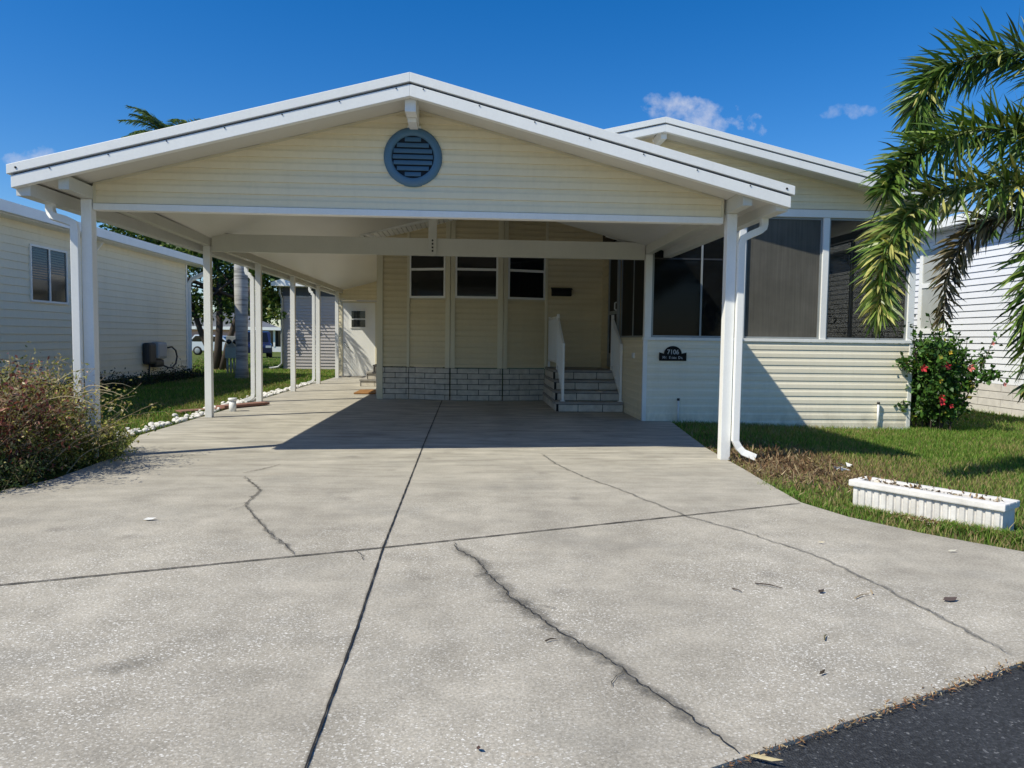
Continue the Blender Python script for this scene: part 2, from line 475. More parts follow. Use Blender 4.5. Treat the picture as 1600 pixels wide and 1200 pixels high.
def leaves(centers, size, rng, cols, fold=.35, aspect=.5, updir=None, jitter=.35):
    """diamond leaves, two triangles each"""
    n = len(centers)
    d = rng.normal(size=(n, 3)); d /= np.linalg.norm(d, axis=1)[:, None]
    if updir is not None: d = d + np.array(updir); d /= np.linalg.norm(d, axis=1)[:, None]
    w = np.cross(d, rng.normal(size=(n, 3))); w /= np.linalg.norm(w, axis=1)[:, None] + 1e-9
    nn = np.cross(d, w)
    s = size * rng.uniform(1 - jitter, 1 + jitter, n)[:, None]
    base = centers; tip = centers + d * s; mid = centers + d * s * .5
    l = mid + w * s * aspect * .5 + nn * s * fold * .25; r_ = mid - w * s * aspect * .5 + nn * s * fold * .25
    V = np.stack([base, l, tip, r_], 1).reshape(-1, 3)
    i = np.arange(n)[:, None] * 4
    F = np.concatenate([i + np.array([[0, 2, 1]]), i + np.array([[0, 3, 2]])], 0)
    C = np.repeat(cols, 4, axis=0)
    return V, F, C

def pick(rng, n, palette, weights=None, jit=.25):
    p = np.array(palette); idx = rng.choice(len(p), n, p=weights)
    return np.clip(p[idx] * rng.uniform(1 - jit, 1 + jit, (n, 1)), 0, 1)

def crown(rng, clumps, per, size, palette, weights=None, spread=.75, shellbias=.5, **kw):
    pts = []
    for (c, r) in clumps:
        k = int(per * (r if np.isscalar(r) else max(r)) ** 2)
        d = rng.normal(size=(k, 3)); d /= np.linalg.norm(d, axis=1)[:, None]
        rad = rng.uniform(0, 1, (k, 1)) ** shellbias
        rr = np.array([r, r, r]) if np.isscalar(r) else np.array(r)
        pts.append(np.array(c) + d * rad * rr)
    P = np.concatenate(pts)
    return leaves(P, size, rng, pick(rng, len(P), palette, weights), **kw)

def sm(a, b, x):
    t = min(1, max(0, (x - a) / (b - a))); return t * t * (3 - 2 * t)

def gz(x, y):       # height of the terrain
    z = -.035 - .075 * sm(3.0, 6.2, x) * (1 - sm(14, 22, y))
    if y > 30: z -= .011 * (y - 30) * (1 - sm(60, 140, y) * .3)
    return z
gzv = np.vectorize(gz)

# ------------------------------------------------------------------ camera, world, sun
cam = bpy.data.cameras.new('camera'); cam.sensor_width = 36; cam.lens = 36 * 1150 / 1600
cam.clip_start = .05; cam.clip_end = 3000
co = bpy.data.objects.new('camera', cam); COL.objects.link(co)
R = Matrix(((0.99833, -0.00945, -0.05702), (-0.05632, 0.06239, -0.99646), (0.01297, 0.99801, 0.06175)))
co.matrix_world = Matrix.Translation((0, 0, 1.2)) @ R.to_4x4()
SC.camera = co

SUN = Vector((.80, .43, -1.0)).normalized()
sl = bpy.data.lights.new('sun', 'SUN'); sl.energy = 5.0; sl.angle = math.radians(.5); sl.color = (1, .95, .80)
so = bpy.data.objects.new('sun', sl); COL.objects.link(so)
so.rotation_euler = SUN.to_track_quat('-Z', 'Y').to_euler()
so.location = (-20, -10, 30)

w = bpy.data.worlds.new('World'); SC.world = w; w.use_nodes = True
nt = w.node_tree; bg = nt.nodes['Background']
sky = nd(nt, 'ShaderNodeTexSky', sky_type='NISHITA')
sky.sun_disc = False
sky.sun_elevation = math.asin(-SUN.z); sky.sun_rotation = math.atan2(-SUN.x, -SUN.y) % (2 * math.pi)
sky.altitude = 10; sky.air_density = 1.0; sky.dust_density = .25; sky.ozone_density = 2.5
hs = nd(nt, 'ShaderNodeHueSaturation'); hs.inputs['Saturation'].default_value = 1.45; hs.inputs['Value'].default_value = 1.0
nt.links.new(sky.outputs[0], hs.inputs['Color'])
tc = nd(nt, 'ShaderNodeTexCoord'); sp = nd(nt, 'ShaderNodeSeparateXYZ'); nt.links.new(tc.outputs['Generated'], sp.inputs[0])
yy = math_(nt, 'MAXIMUM', sp.outputs['Y'], .02)
uu = math_(nt, 'DIVIDE', sp.outputs['X'], yy); vv = math_(nt, 'DIVIDE', sp.outputs['Z'], yy)
cmb = nd(nt, 'ShaderNodeCombineXYZ'); nt.links.new(uu, cmb.inputs[0]); nt.links.new(vv, cmb.inputs[1])
cn = noise(nt, cmb.outputs[0], 24, 7, .6)
cn2 = noise(nt, cmb.outputs[0], 9, 4, .5)
cl = None
for (cu, cv, su, sv, k, tilt) in ((.305, .304, .088, .027, 1., -.20), (.25, .322, .030, .012, .8, -.1), (.506, .3155, .046, .0125, .62, .03), (-.57, .222, .06, .02, .9, 0.), (.92, .16, .3, .06, .8, 0)):
    du = math_(nt, 'SUBTRACT', uu, cu); dv = math_(nt, 'SUBTRACT', vv, cv)
    dv = math_(nt, 'SUBTRACT', dv, math_(nt, 'MULTIPLY', du, tilt))
    a = math_(nt, 'POWER', math_(nt, 'DIVIDE', du, su), 2.); b_ = math_(nt, 'POWER', math_(nt, 'DIVIDE', dv, sv), 2.)
    e = math_(nt, 'SUBTRACT', 1., math_(nt, 'ADD', a, b_))
    e = math_(nt, 'MAXIMUM', e, -1.0)
    e = math_(nt, 'ADD', math_(nt, 'MULTIPLY', e, .40), math_(nt, 'MULTIPLY', math_(nt, 'SUBTRACT', cn, .5), 1.7))
    mr = nd(nt, 'ShaderNodeMapRange'); mr.inputs[1].default_value = .10; mr.inputs[2].default_value = .62; mr.inputs[4].default_value = k * .85
    nt.links.new(e, mr.inputs[0])
    cl = mr.outputs[0] if cl is None else math_(nt, 'MAXIMUM', cl, mr.outputs[0])
cl = math_(nt, 'MULTIPLY', cl, math_(nt, 'GREATER_THAN', sp.outputs['Y'], .05))
skyc = mix(nt, 1., hs.outputs[0], (.88, .94, 1.12), 'MULTIPLY')
skyc = mix(nt, cl, skyc, (5.4, 5.7, 6.6))
nt.links.new(skyc, bg.inputs['Color'])
bg.inputs['Strength'].default_value = .122
SC.view_settings.view_transform = 'Standard'; SC.view_settings.look = 'None'; SC.view_settings.exposure = 0
SC.render.film_transparent = False

# ------------------------------------------------------------------ ground, road, driveway
def grid_axis(pts):
    out = []
    for (a, b, s) in pts: out += list(np.arange(a, b, s))
    return np.array(out + [pts[-1][1]])
gx = grid_axis([(-400, -40, 40), (-40, -12, 4), (-12, 14, .5), (14, 40, 4), (40, 400, 40)])
gy = grid_axis([(-200, -20, 20), (-20, 0, 2), (0, 30, .5), (30, 90, 4), (90, 500, 40)])
X, Y = np.meshgrid(gx, gy); Zg = gzv(X, Y)
nx, ny = len(gx), len(gy)
V = np.stack([X.ravel(), Y.ravel(), Zg.ravel()], 1)
ii = (np.arange(ny - 1)[:, None] * nx + np.arange(nx - 1)[None, :]).ravel()
F = np.stack([ii, ii + 1, ii + nx + 1, ii + nx], 1)
tag(arr_mesh('ground', V, F, None, M['lawn'], smooth=True), kind='structure')

def road_y(x): return 1.97 + (x - .72) * .453
mb = MB()
mb.plan([(-30, -16), (34, -12), (34, road_y(34) - 6), (12, road_y(12) - 2.6), (4.2, road_y(4.2)), (.72, 1.97), (-8, road_y(-8)), (-30, road_y(-30))], -.2, -.010)
tag(mb.build('road', M['asphalt']), kind='structure')

DRIVE = [(-7.5, road_y(-7.5) + .012), (.72, 1.982), (2.11, 2.61), (4.05, road_y(4.05) + .012), (3.62, 3.62), (3.23, 4.04), (2.88, 4.45), (2.62, 4.88), (2.49, 5.33), (2.53, 6.0),
         (2.58, 6.67), (2.66, 8.07), (2.97, 10.6), (2.99, 10.82), (2.6, 10.82), (2.6, 15), (-1.78, 15), (-1.78, 22.0), (-3.95, 22.0), (-3.9, 11.0), (-3.9, 8.9), (-3.45, 7.4), (-3.4, 6.2), (-3.6, 5.5), (-4.6, 4.6), (-7.5, 2.2)]
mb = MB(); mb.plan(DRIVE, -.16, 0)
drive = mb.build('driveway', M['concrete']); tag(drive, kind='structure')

def strip(name, pts, wid, m, z, parent, soft=False, seed=0, jag=0., step=.06):
    """thin strip along a polyline, lying on the slab"""
    r = random.Random(seed); P = []
    for (a, b) in zip(pts, pts[1:]):
        a, b = Vector((*a, 0)), Vector((*b, 0)); L = (b - a).length; n = max(1, int(L / step)); u = (b - a) / max(L, 1e-6); q = Vector((-u.y, u.x, 0))
        for k in range(n): P.append(a + (b - a) * k / n + q * r.uniform(-jag, jag))
    P.append(Vector((*pts[-1], 0)))
    V = []; C = []; rows = 3
    for k, p in enumerate(P):
        t = (P[min(k + 1, len(P) - 1)] - P[max(k - 1, 0)]).normalized(); q = Vector((-t.y, t.x, 0))
        e = min(1, k / 3, (len(P) - 1 - k) / 3) if soft else 1
        ww = wid * (r.uniform(.55, 1.35) if jag or soft else r.uniform(.85, 1.15)) / 2
        for s_, c in ((-1, 0), (0, 1), (1, 0)):
            V.append(tuple(p + q * ww * s_ + Vector((0, 0, z)))); C.append((c * e,) * 3)
    F = []
    for k in range(len(P) - 1):
        for j in range(2):
            i = k * 3 + j; F.append((i, i + 1, i + 4, i + 3))
    return arr_mesh(name, V, F, C, m, parent)

J1 = [(-.44, 1.40), (-.455, 3.0), (-.485, 4.15), (-.51, 8.0), (-.53, 14.3)]
J2 = [(-6.5, 2.1), (-2.21, 3.55), (-.48, 4.155), (2.46, 5.285)]
for p in (J1, J2):
    strip('joint_stain', p, .030, M['stain'], .003, drive, True, 3, .0, .12)
    strip('expansion_joint', p, .0075 if p is J1 else .0105, M['joint'], .006, drive, False, 5, .0012, .05)
cracks = [([(-.08, 4.24), (-.07, 4.12), (.03, 3.95), (.08, 3.78), (.09, 3.68), (.16, 3.5), (.19, 3.35), (.26, 3.2), (.34, 3.0), (.45, 2.8), (.55, 2.62), (.60, 2.48), (.70, 2.26), (.76, 2.12), (.79, 2.03)], .0055, .12, 1.),
          ([(-1.96, 6.44), (-1.80, 6.75), (-1.75, 6.9)], .0035, .035, 1), ([(-1.90, 6.3), (-1.62, 5.75), (-1.57, 5.2), (-1.42, 4.9), (-1.22, 4.5), (-1.05, 4.22), (-.95, 4.02)], .0035, .04, 1),
          ([(.75, 7.6), (.85, 6.9), (.99, 6.33), (1.22, 5.75), (1.5, 4.86), (1.75, 4.45), (1.95, 3.95), (2.02, 3.6), (2.07, 3.1), (2.10, 2.66)], .0032, .035, .4),
          ([(.26, 3.2), (.34, 3.22), (.39, 3.19)], .003, .03, 1), ([(.57, 2.57), (.52, 2.50), (.50, 2.45)], .003, .03, 1), ([(.09, 3.68), (.03, 3.62)], .003, .03, 1), ([(-1.57, 5.2), (-1.63, 5.05)], .0028, .02, 1),
          ([(-.62, 4.08), (-.58, 4.0), (-.57, 3.93)], .004, .03, 1)]
for i, (p, cw, sw, _) in enumerate(cracks):
    strip('crack_stain', p, sw, M['stain'], .0045, drive, True, 20 + i, .016, .05)
    strip('crack', p, cw, M['crack'] if _ == 1 else M['crack_faint'], .0075, drive, False, 40 + i, .0085, .022)
for i, (p, sw) in enumerate([([(-1.45, 2.62), (-1.25, 2.66), (-1.05, 2.70)], .16), ([(-1.55, 2.2), (-1.42, 2.12)], .12), ([(.12, 3.45), (.22, 3.28), (.30, 3.1)], .22), ([(.30, 2.95), (.43, 2.75)], .16)]):
    strip('damp_stain', p, sw, M['stain'], .0035, drive, True, 60 + i, .02, .08)

# ------------------------------------------------------------------ carport
RX, RZ, RS = -.56, 3.55, .258
def cz(x): return RZ - RS * abs(x - RX)
CP = thing('carport', (-.56, 7.3, 0), 'white open carport with cream siding gable over the driveway', 'carport')
XL, XR, YF, YB, YE = -4.04, 2.98, 6.75, 10.98, 22.3
for nm, m, off, t, y0, y1 in (('fascia_cap', 'white', 0, .082, YF - .018, YF + .06), ('fascia_board', 'white', .10, .105, YF - .006, YF + .06), ('fascia_groove', 'mortar', .081, .022, YF + .03, YF + .05)):
    for s_ in (0, 1):
        mb = MB()
        xe = (XL if s_ == 0 else XR) + (.0 if 'cap' in nm else (.03 if s_ == 0 else -.03))
        mb.slab(xe, cz(xe) - off, RX, RZ - off, t, y0, y1)
        mb.build(nm, M[m], CP, .004)
mb = MB()
for s_ in (-1, 1):
    for k in range(7):
        x = RX + s_ * (.12 + k * .50); z = cz(x)
        mb = MB(); mb.lathe([(0, -.004), (.005, -.004), (.0065, .004)], (x, YF - .01, z - .112), 'y', 8); mb.build('screw', M['mortar'], CP)
for xe in (XL + .08, XR - .08):
    mb = MB(); mb.lathe([(0, -.004), (.009, -.004), (.011, .006)], (xe, YF - .02, cz(xe) - .045), 'y', 8); mb.build('screw', M['mortar'], CP)
for (xa, xb, y0, y1) in ((XL + .02, RX, YF + .05, 13.55), (RX, XR - .02, YF + .05, YB)):
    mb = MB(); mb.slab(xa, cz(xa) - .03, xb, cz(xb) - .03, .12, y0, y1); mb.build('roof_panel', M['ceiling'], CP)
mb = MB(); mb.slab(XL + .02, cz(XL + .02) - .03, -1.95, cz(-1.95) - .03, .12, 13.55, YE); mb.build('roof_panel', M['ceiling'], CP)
# panel seams on the ceiling (raised ribs every 1.2 m)
mb = MB(); mb.slab(XR - .03, cz(XR - .03) - .02, 2.0, cz(2.0) - .02, .14, YB - .0, YB + .03); mb.build('roof_end_trim', M['white'], CP)
# gutters under the eaves
def gutter(x0, x1, y0, y1, z0, z1, lipx):
    mb = MB()
    mb.box(x0, x1, y0, y1, z0, z0 + .012)
    mb.box(x0 if lipx < 0 else x1 - .012, x0 + .012 if lipx < 0 else x1, y0, y1, z0 + .012, z1)
    mb.box(x1 - .012 if lipx < 0 else x0, x1 if lipx < 0 else x0 + .012, y0, y1, z0 + .012, z1 - .02)
    mb.box(x0 + .012, x1 - .012, y0, y0 + .01, z0 + .012, z1 - .03); mb.box(x0 + .012, x1 - .012, y1 - .01, y1, z0 + .012, z1 - .03)
    return mb
gutter(-4.005, -3.885, YF + .06, YE, 2.40, 2.54, -1).build('gutter', M['gutter'], CP)
gutter(2.84, 2.95, YF + .06, YB, 2.42, 2.56, 1).build('gutter', M['gutter'], CP)
# side beams
LP = [(-3.635, 7.30), (-3.775, 10.88), (-3.79, 13.48), (-3.80, 16.07), (-3.80, 18.68), (-3.80, 21.3)]
mb = MB(); mb.wall((-3.605, YF + .07), (-3.775, 10.9), 2.465, 2.585, .09, -.045); mb.build('side_beam', M['beam'], CP, .004)
mb = MB(); mb.wall((-3.777, 10.903), (-3.80, YE - .02), 2.465, 2.582, .09, -.045); mb.build('side_beam', M['beam'], CP, .004)
mb = MB(); mb.wall((2.57, YF + .07), (2.62, 10.92), 2.465, 2.60, .09, -.045); mb.build('side_beam', M['beam'], CP, .004)
mb = MB(); mb.box(RX - .05, RX + .05, YF + .07, 7.27, 3.23, 3.41); mb.build('ridge_beam', M['white'], CP, .004)
mb = MB(); mb.box(RX - .065, RX + .065, 7.26, 7.295, 3.14, 3.23); mb.box(RX - .04, RX + .04, 7.0, 7.262, 3.19, 3.228); mb.build('ridge_bracket', M['white'], CP, .003)
# gable panel
mb = MB()
gx0, gx1 = -3.58, 2.50
def glim(z):
    h = max(0, (RZ - .15 - z) / RS); return (RX - h - gx0, RX + h - gx0)
siding(mb, (gx0, 7.30), (gx1, 7.30), 2.43, 3.41, .118, .013, glim)
mb.build('gable_siding', M['siding'], CP)
mb = MB(); mb.prism([(gx0, 2.40), (gx1, 2.40), (gx1, cz(gx1) - .152), (RX, RZ - .152), (gx0, cz(gx0) - .152)], 7.302, 7.36); mb.build('gable_backing', M['white'], CP)
mb = MB(); mb.box(gx0 + .002, gx1 - .002, 7.265, 7.37, 2.365, 2.428); mb.build('gable_beam', M['white'], CP, .006)
for xa, xb in ((gx0, RX), (RX, gx1)):
    mb = MB(); mb.slab(xa, cz(xa) - .153, xb, cz(xb) - .153, .022, 7.278, 7.301); mb.build('gable_trim', M['trim'], CP)
for x in (gx0 + .012, gx1 - .012):
    mb = MB(); mb.box(x - .014, x + .014, 7.276, 7.301, 2.43, cz(x) - .176); mb.build('gable_trim', M['trim'], CP)
# round vent
vent = MB(); vc = (-.57, 7.28, 2.935)
vent.lathe([(.20, -.012), (.205, -.034), (.225, -.040), (.262, -.034), (.280, -.018), (.283, .012)], vc, 'y', 48)
vent = vent.build('round_vent', M['blue'], CP)
mb = MB(); mb.lathe([(0, .0), (.203, .0)], (vc[0], vc[1] - .004, vc[2]), 'y', 40); mb.build('vent_back', M['bluedark'], vent)
for k in range(7):
    zc = vc[2] + .165 - k * .055; h2 = .2005 ** 2 - (zc - vc[2]) ** 2
    hw = math.sqrt(max(h2, .0004)) - .008
    hw = min(hw, math.sqrt(max(.2005 ** 2 - (abs(zc - vc[2]) + .02) ** 2, .0009)))
    mb = MB(); mb.obox((vc[0], vc[1] - .020, zc), (1, 0, 0), (0, -.5, -1), (0, -1, .5), hw, .0225, .004); mb.build('louver', M['blue'], vent)
# truss
mb = MB(); mb.box(-3.70, 2.565, 10.83, 10.90, 2.385, 2.635); mb.build('truss_beam', M['beam'], CP, .004)
mb = MB(); mb.box(RX - .06, RX + .06, 10.80, 10.828, 2.40, 3.39); mb.build('king_post', M['beam'], CP, .003)
for k in range(4):
    mb = MB(); mb.lathe([(0, -.008), (.012, -.008), (.014, 0)], (RX, 10.799, 2.45 + k * .05), 'y', 8); mb.build('bolt', M['mortar'], CP)
# posts
for i, (x, y) in enumerate(LP):
    mb = MB(); r = .048
    mb.box(x - r, x + r, y - r, y + r, 0, 2.463); mb.build('post', M['white'], CP, .004)
mb = MB(); mb.box(2.537, 2.635, 7.255, 7.353, 0, 2.463); mb.build('post', M['white'], CP, .004)
mb = MB(); mb.box(2.572, 2.672, 10.80, 10.90, 1.248, 2.463); mb.build('post', M['white'], CP, .004)
# downspouts
def spout(path, w1=.048): 
    mb = MB(); mb.tube(path, 1, 4, True, sq=(w1, .045)); return mb.build('downspout', M['white'], CP, .006)
spout([(-3.94, 7.22, 2.42), (-3.94, 7.22, 2.35), (-3.925, 7.21, 2.31), (-3.91, 7.20, 2.285), (-3.79, 7.20, 2.25), (-3.72, 7.2, 2.22), (-3.712, 7.2, 2.17), (-3.712, 7.2, 1.0), (-3.712, 7.2, .05)], .05)
spout([(2.90, 7.24, 2.43), (2.90, 7.24, 2.36), (2.89, 7.235, 2.325), (2.86, 7.23, 2.30), (2.76, 7.23, 2.255), (2.69, 7.23, 2.22), (2.674, 7.23, 2.16), (2.674, 7.23, 1.0), (2.674, 7.23, .20), (2.71, 7.22, .13), (2.75, 7.20, .085), (2.86, 7.15, .04)])
for (x, y) in (LP[2], LP[4]):
    x -= .11
    spout([(-4.0, y, 2.42), (-4.0, y, 2.34), (-3.99, y, 2.30), (-3.94, y, 2.275), (x - .04, y, 2.25), (x, y, 2.21), (x, y, 2.15), (x, y, .14), (x - .015, y - .01, .08), (x - .06, y - .05, .04), (x - .14, y - .1, .02)])

# ------------------------------------------------------------------ house
HX, HZ, HS = 2.68, 4.30, .23
def hz(x): return HZ - HS * abs(x - HX)
HO = thing('house', (2.4, 14.35, 0), 'cream sided mobile home with white gable roof and bay of windows', 'house')
HY = 10.30; HL, HR = -1.99, 7.05; HBK = 30.
for nm, m, off, t, y0, y1 in (('fascia_cap', 'white', 0, .080, HY - .018, HY + .06), ('fascia_board', 'white', .096, .105, HY - .006, HY + .06), ('fascia_groove', 'mortar', .079, .02, HY + .03, HY + .05)):
    for xe in (-.30, HR):
        mb = MB(); mb.slab(xe, hz(xe) - off, HX, HZ - off, t, y0, y1); mb.build(nm, M[m], HO, .004)
for xe in (HL, HR):
    mb = MB(); y0 = HY + .05
    if xe < 0:
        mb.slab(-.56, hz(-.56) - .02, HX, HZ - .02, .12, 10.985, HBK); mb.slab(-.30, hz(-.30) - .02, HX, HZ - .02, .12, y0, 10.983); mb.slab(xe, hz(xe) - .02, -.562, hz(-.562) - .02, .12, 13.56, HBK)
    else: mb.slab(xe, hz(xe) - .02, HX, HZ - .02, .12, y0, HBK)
    mb.build('roof', M['ceiling'], HO)
mb = MB(); mb.box(HL - .02, HL + .05, 13.57, HBK, hz(HL) - .26, hz(HL) - .021); mb.build('eave_fascia', M['white'], HO)
mb = MB(); mb.box(HR - .02, HR + .09, HY + .07, HBK, hz(HR) - .16, hz(HR) - .03); mb.build('gutter', M['gutter'], HO)
# vented soffit over the bay wall
mb = MB()
for k in range(46):
    x0 = -1.95 + k * .085
    mb.slab(x0, hz(x0) - .185, x0 + .072, hz(x0 + .072) - .185, .02, 13.57, 14.36)
mb.build('soffit', M['white'], HO)
for xa, xb in ((HL, HX),):
    mb = MB(); mb.slab(xa, hz(xa) - .145, xb, hz(xb) - .145, .065, 13.545, 13.566); mb.build('soffit_fascia', M['white'], HO)
mb = MB(); mb.prism([(HL - .02, hz(HL) - .13), (HL + .03, hz(HL) - .13), (-1.74, hz(-1.74) - .27), (-1.79, hz(-1.79) - .29)], 13.52, 13.543); mb.build('eave_return', M['white'], HO)
# end wall with the shallow bay
SEG = [((-1.78, 14.35), (-1.18, 14.35)), ((-1.18, 14.35), (-.38, 14.10)), ((-.38, 14.10), (.62, 14.10)), ((.62, 14.10), (1.45, 14.33)), ((1.45, 14.33), (2.66, 14.33))]
for i, (a, b) in enumerate(SEG):
    L = math.hypot(b[0] - a[0], b[1] - a[1])
    def lim(z, a=a, b=b, L=L):
        xm = HX - (HZ - .17 - z) / HS
        return ((xm - a[0]) / (b[0] - a[0]) * L, L)
    mb = MB()
    if 1 <= i <= 3:
        siding(mb, a, b, .63, 1.915, .107, .012); mb.build('wall_siding', M['siding_shaded'], HO); mb = MB(); siding(mb, a, b, 3.0, 4.1, .107, .012, lim)
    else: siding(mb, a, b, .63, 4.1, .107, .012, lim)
    mb.build('wall_siding', M['siding_shaded'], HO)
    mb = MB(); mb.wall(a, b, .63, 3.1, .05, -.055); mb.build('wall_backing', M['trim'], HO)
    if i < 4:
        jm = MB(); mb = MB(); blocks(mb, jm, (a[0] + .004, a[1] - .0), (b[0] - .004, b[1]), .0, 6, .103, .41, .011, i)
        sk = mb.build('skirting', M['block'], HO, .004); jm.build('skirting_joint', M['mortar'], sk)
# windows
for (a, b, z0, z1) in (((-1.17, 14.345), (-.475, 14.13), 1.95, 2.98), ((-.295, 14.10), (.515, 14.10), 1.95, 2.98), ((.70, 14.125), (1.435, 14.325), 1.95, 2.98)):
    fr = MB(); A, B = Vector((*a, 0)), Vector((*b, 0)); u = (B - A).normalized()
    def at(d): p = A + u * d; return (p.x, p.y)
    L = (B - A).length; f = .035
    fr.wall(at(0), at(L), z0, z0 + .04, .045, -.01); fr.wall(at(0), at(L), z1 - .04, z1, .045, -.01)
    fr.wall(at(0), at(f), z0 + .04, z1 - .04, .045, -.01); fr.wall(at(L - f), at(L), z0 + .04, z1 - .04, .045, -.01)
    wd = fr.build('window', M['white'], HO, .003)
    mb = MB(); mb.wall(at(f), at(L - f), 2.475, 2.52, .035, -.006); mb.build('meeting_rail', M['white'], wd)
    mb = MB(); mb.wall(at(f), at(L - f), z0 + .04, 2.475, .008, .0); mb.build('pane', M['glass'], wd)
    mb = MB(); mb.wall(at(f), at(L - f), 2.52, z1 - .04, .008, .012); mb.build('pane', M['glass'], wd)
# two pale ornaments behind the sill of the left bay window are read as frame catches
# vertical trims
for (a, b, z0, z1, m) in (((-1.80, 14.33), (-1.685, 14.33), .0, 3.13, 'trim'), ((-1.225, 14.335), (-1.175, 14.335), .62, 3.26, 'trim'), ((-.475, 14.10), (-.385, 14.08), .62, 3.45, 'trim'), ((-.380, 14.08), (-.295, 14.08), .62, 3.47, 'trim'),
                          ((.515, 14.08), (.615, 14.08), .62, 3.66, 'trim'), ((.62, 14.08), (.70, 14.10), .62, 3.66, 'trim'), ((1.44, 14.31), (1.49, 14.31), .62, 3.85, 'trim')):
    mb = MB(); mb.wall(a, b, z0, z1, .035, -.008); mb.build('corner_trim', M[m], HO, .003)
mb = MB(); mb.wall((-1.80, 14.36), (-1.80, 14.45), 0, 3.13, .02, 0.); mb.build('corner_trim', M['trim'], HO)
# long side wall facing the carport
mb = MB(); siding(mb, (-1.78, HBK), (-1.78, 14.42), .63, 3.13, .107, .012); mb.build('wall_siding', M['siding_shaded'], HO)
mb = MB(); jm = MB(); blocks(mb, jm, (-1.80, 24), (-1.80, 14.46), 0, 6, .103, .41, .011, 9); sk = mb.build('skirting', M['block'], HO); jm.build('skirting_joint', M['mortar'], sk)
# porch: floor, back wall, half walls
PX0, PX1, PY = 2.575, 6.67, 10.80
mb = MB(); mb.box(PX0 + .06, PX1 - .06, PY + .05, 14.6, .40, .58); mb.build('porch_floor', M['tread'], HO)
mb = MB(); siding(mb, (2.66, 14.60), (PX1, 14.60), .58, 4.0, .107, .012, lambda z: (0, PX1 - 2.66 if z < 3.2 else 4.0)); mb.build('porch_back_wall', M['siding_shaded'], HO)
mb = MB(); siding(mb, (2.66, 14.33), (2.66, 14.6), .58, 3.9, .107, .012); mb.build('wall_siding', M['siding_shaded'], HO)
def halfwall(a, b, z0, nm='porch_half_wall'):
    mb = MB(); siding(mb, a, b, z0, 1.20, .1155, .0085); h = mb.build(nm, M['siding_porch'], HO)
    mb = MB(); mb.wall(a, b, z0 + .02, 1.198, .045, -.05); mb.build('half_wall_core', M['trim'], h)
halfwall((PX0 + .035, PY), (PX1 - .03, PY), -.07)
mb = MB(); siding(mb, (PX0, 12.78), (PX0, PY + .035), .0, 1.20, .1155, .014); h = mb.build('porch_half_wall', M['siding'], HO)
mb = MB(); mb.wall((PX0, 12.78), (PX0, PY + .06), .02, 1.198, .03, -.035); mb.build('half_wall_core', M['trim'], h)
halfwall((PX1, PY + .035), (PX1, 14.6), -.12)
mb = MB(); mb.box(PX0 - .02, PX1 + .02, PY - .03, PY + .07, 1.202, 1.246); mb.build('sill', M['white'], HO, .004)
mb = MB(); mb.box(PX0 - .02, PX0 + .07, PY + .072, 12.78, 1.202, 1.24); mb.build('sill', M['trim'], HO, .004)
mb = MB(); mb.box(PX1 - .07, PX1 + .02, PY + .072, 14.6, 1.202, 1.244); mb.build('sill', M['white'], HO, .004)
for x, z0 in ((PX0 + .012, -.01), (PX1 - .012, -.125)):
    mb = MB(); mb.box(x - .03, x + .03, PY - .02, PY + .035, z0, 1.20); mb.build('corner_trim', M['white'], HO, .003)
mb = MB(); mb.box(PX0 + .045, PX1 - .045, PY - .018, PY - .001, -.12, -.07); mb.build('base_trim', M['white'], HO)
# porch posts and header
for x0, x1 in ((3.965, 4.065), (5.235, 5.325), (6.585, 6.68)):
    mb = MB(); mb.box(x0, x1, PY - .012, PY + .07, 1.248, 3.05); mb.build('porch_post', M['white'], HO, .003)
mb = MB(); mb.box(PX0 - .02, PX1 + .03, PY - .02, PY + .075, 3.052, 3.165); mb.build('porch_header', M['white'], HO, .004)
mb = MB(); mb.box(PX1 - .06, PX1 + .02, PY + .08, 14.6, 3.0, 3.12); mb.build('porch_header', M['white'], HO)
mb = MB()
def plim(z):
    h = max(0, (HZ - .15 - z) / HS); return (HX - h + .30, HX + h + .30)
siding(mb, (-.30, PY), (HR - .3, PY), 3.17, 4.16, .107, .013, plim); mb.build('gable_siding', M['siding'], HO)
for xa, xb in ((-.3, HX), (HX, HR - .3)):
    mb = MB(); mb.slab(xa, hz(xa) - .141, xb, hz(xb) - .141, .03, PY - .022, PY + .0); mb.build('gable_trim', M['trim'], HO)
mb = MB(); mb.box(HX - .06, HX + .06, PY - .02, PY - .0, 3.98, 4.14); mb.box(HX - .04, HX + .04, HY + .07, PY - .02, 4.02, 4.14); mb.build('ridge_bracket', M['white'], HO)
# screens
def screen_panel(a, b, z0, z1, m, mull=(), trans=(), dark=False):
    fr = MB(); A, B = Vector((*a, 0)), Vector((*b, 0)); u = (B - A).normalized(); L = (B - A).length
    def at(d): p = A + u * d; return (p.x, p.y)
    f = .028
    fr.wall(at(0), at(L), z0, z0 + f, .03, -.03); fr.wall(at(0), at(L), z1 - f, z1, .03, -.03)
    fr.wall(at(0), at(f), z0 + f, z1 - f, .03, -.03); fr.wall(at(L - f), at(L), z0 + f, z1 - f, .03, -.03)
    w_ = fr.build('porch_screen', M['metal'] if dark else M['gutter'], HO)
    for d in mull:
        mb = MB(); mb.wall(at(d - .013), at(d + .013), z0 + f, z1 - f, .026, -.03); mb.build('mullion', M['metal'], w_)
    for z in trans:
        mb = MB(); mb.wall(at(f), at(L - f), z - .012, z + .012, .02, -.029); mb.build('transom', M['plastic_dark'], w_)
    mb = MB(); mb.wall(at(f), at(L - f), z0 + f, z1 - f, .003, -.018); mb.build('mesh_panel', m, w_)
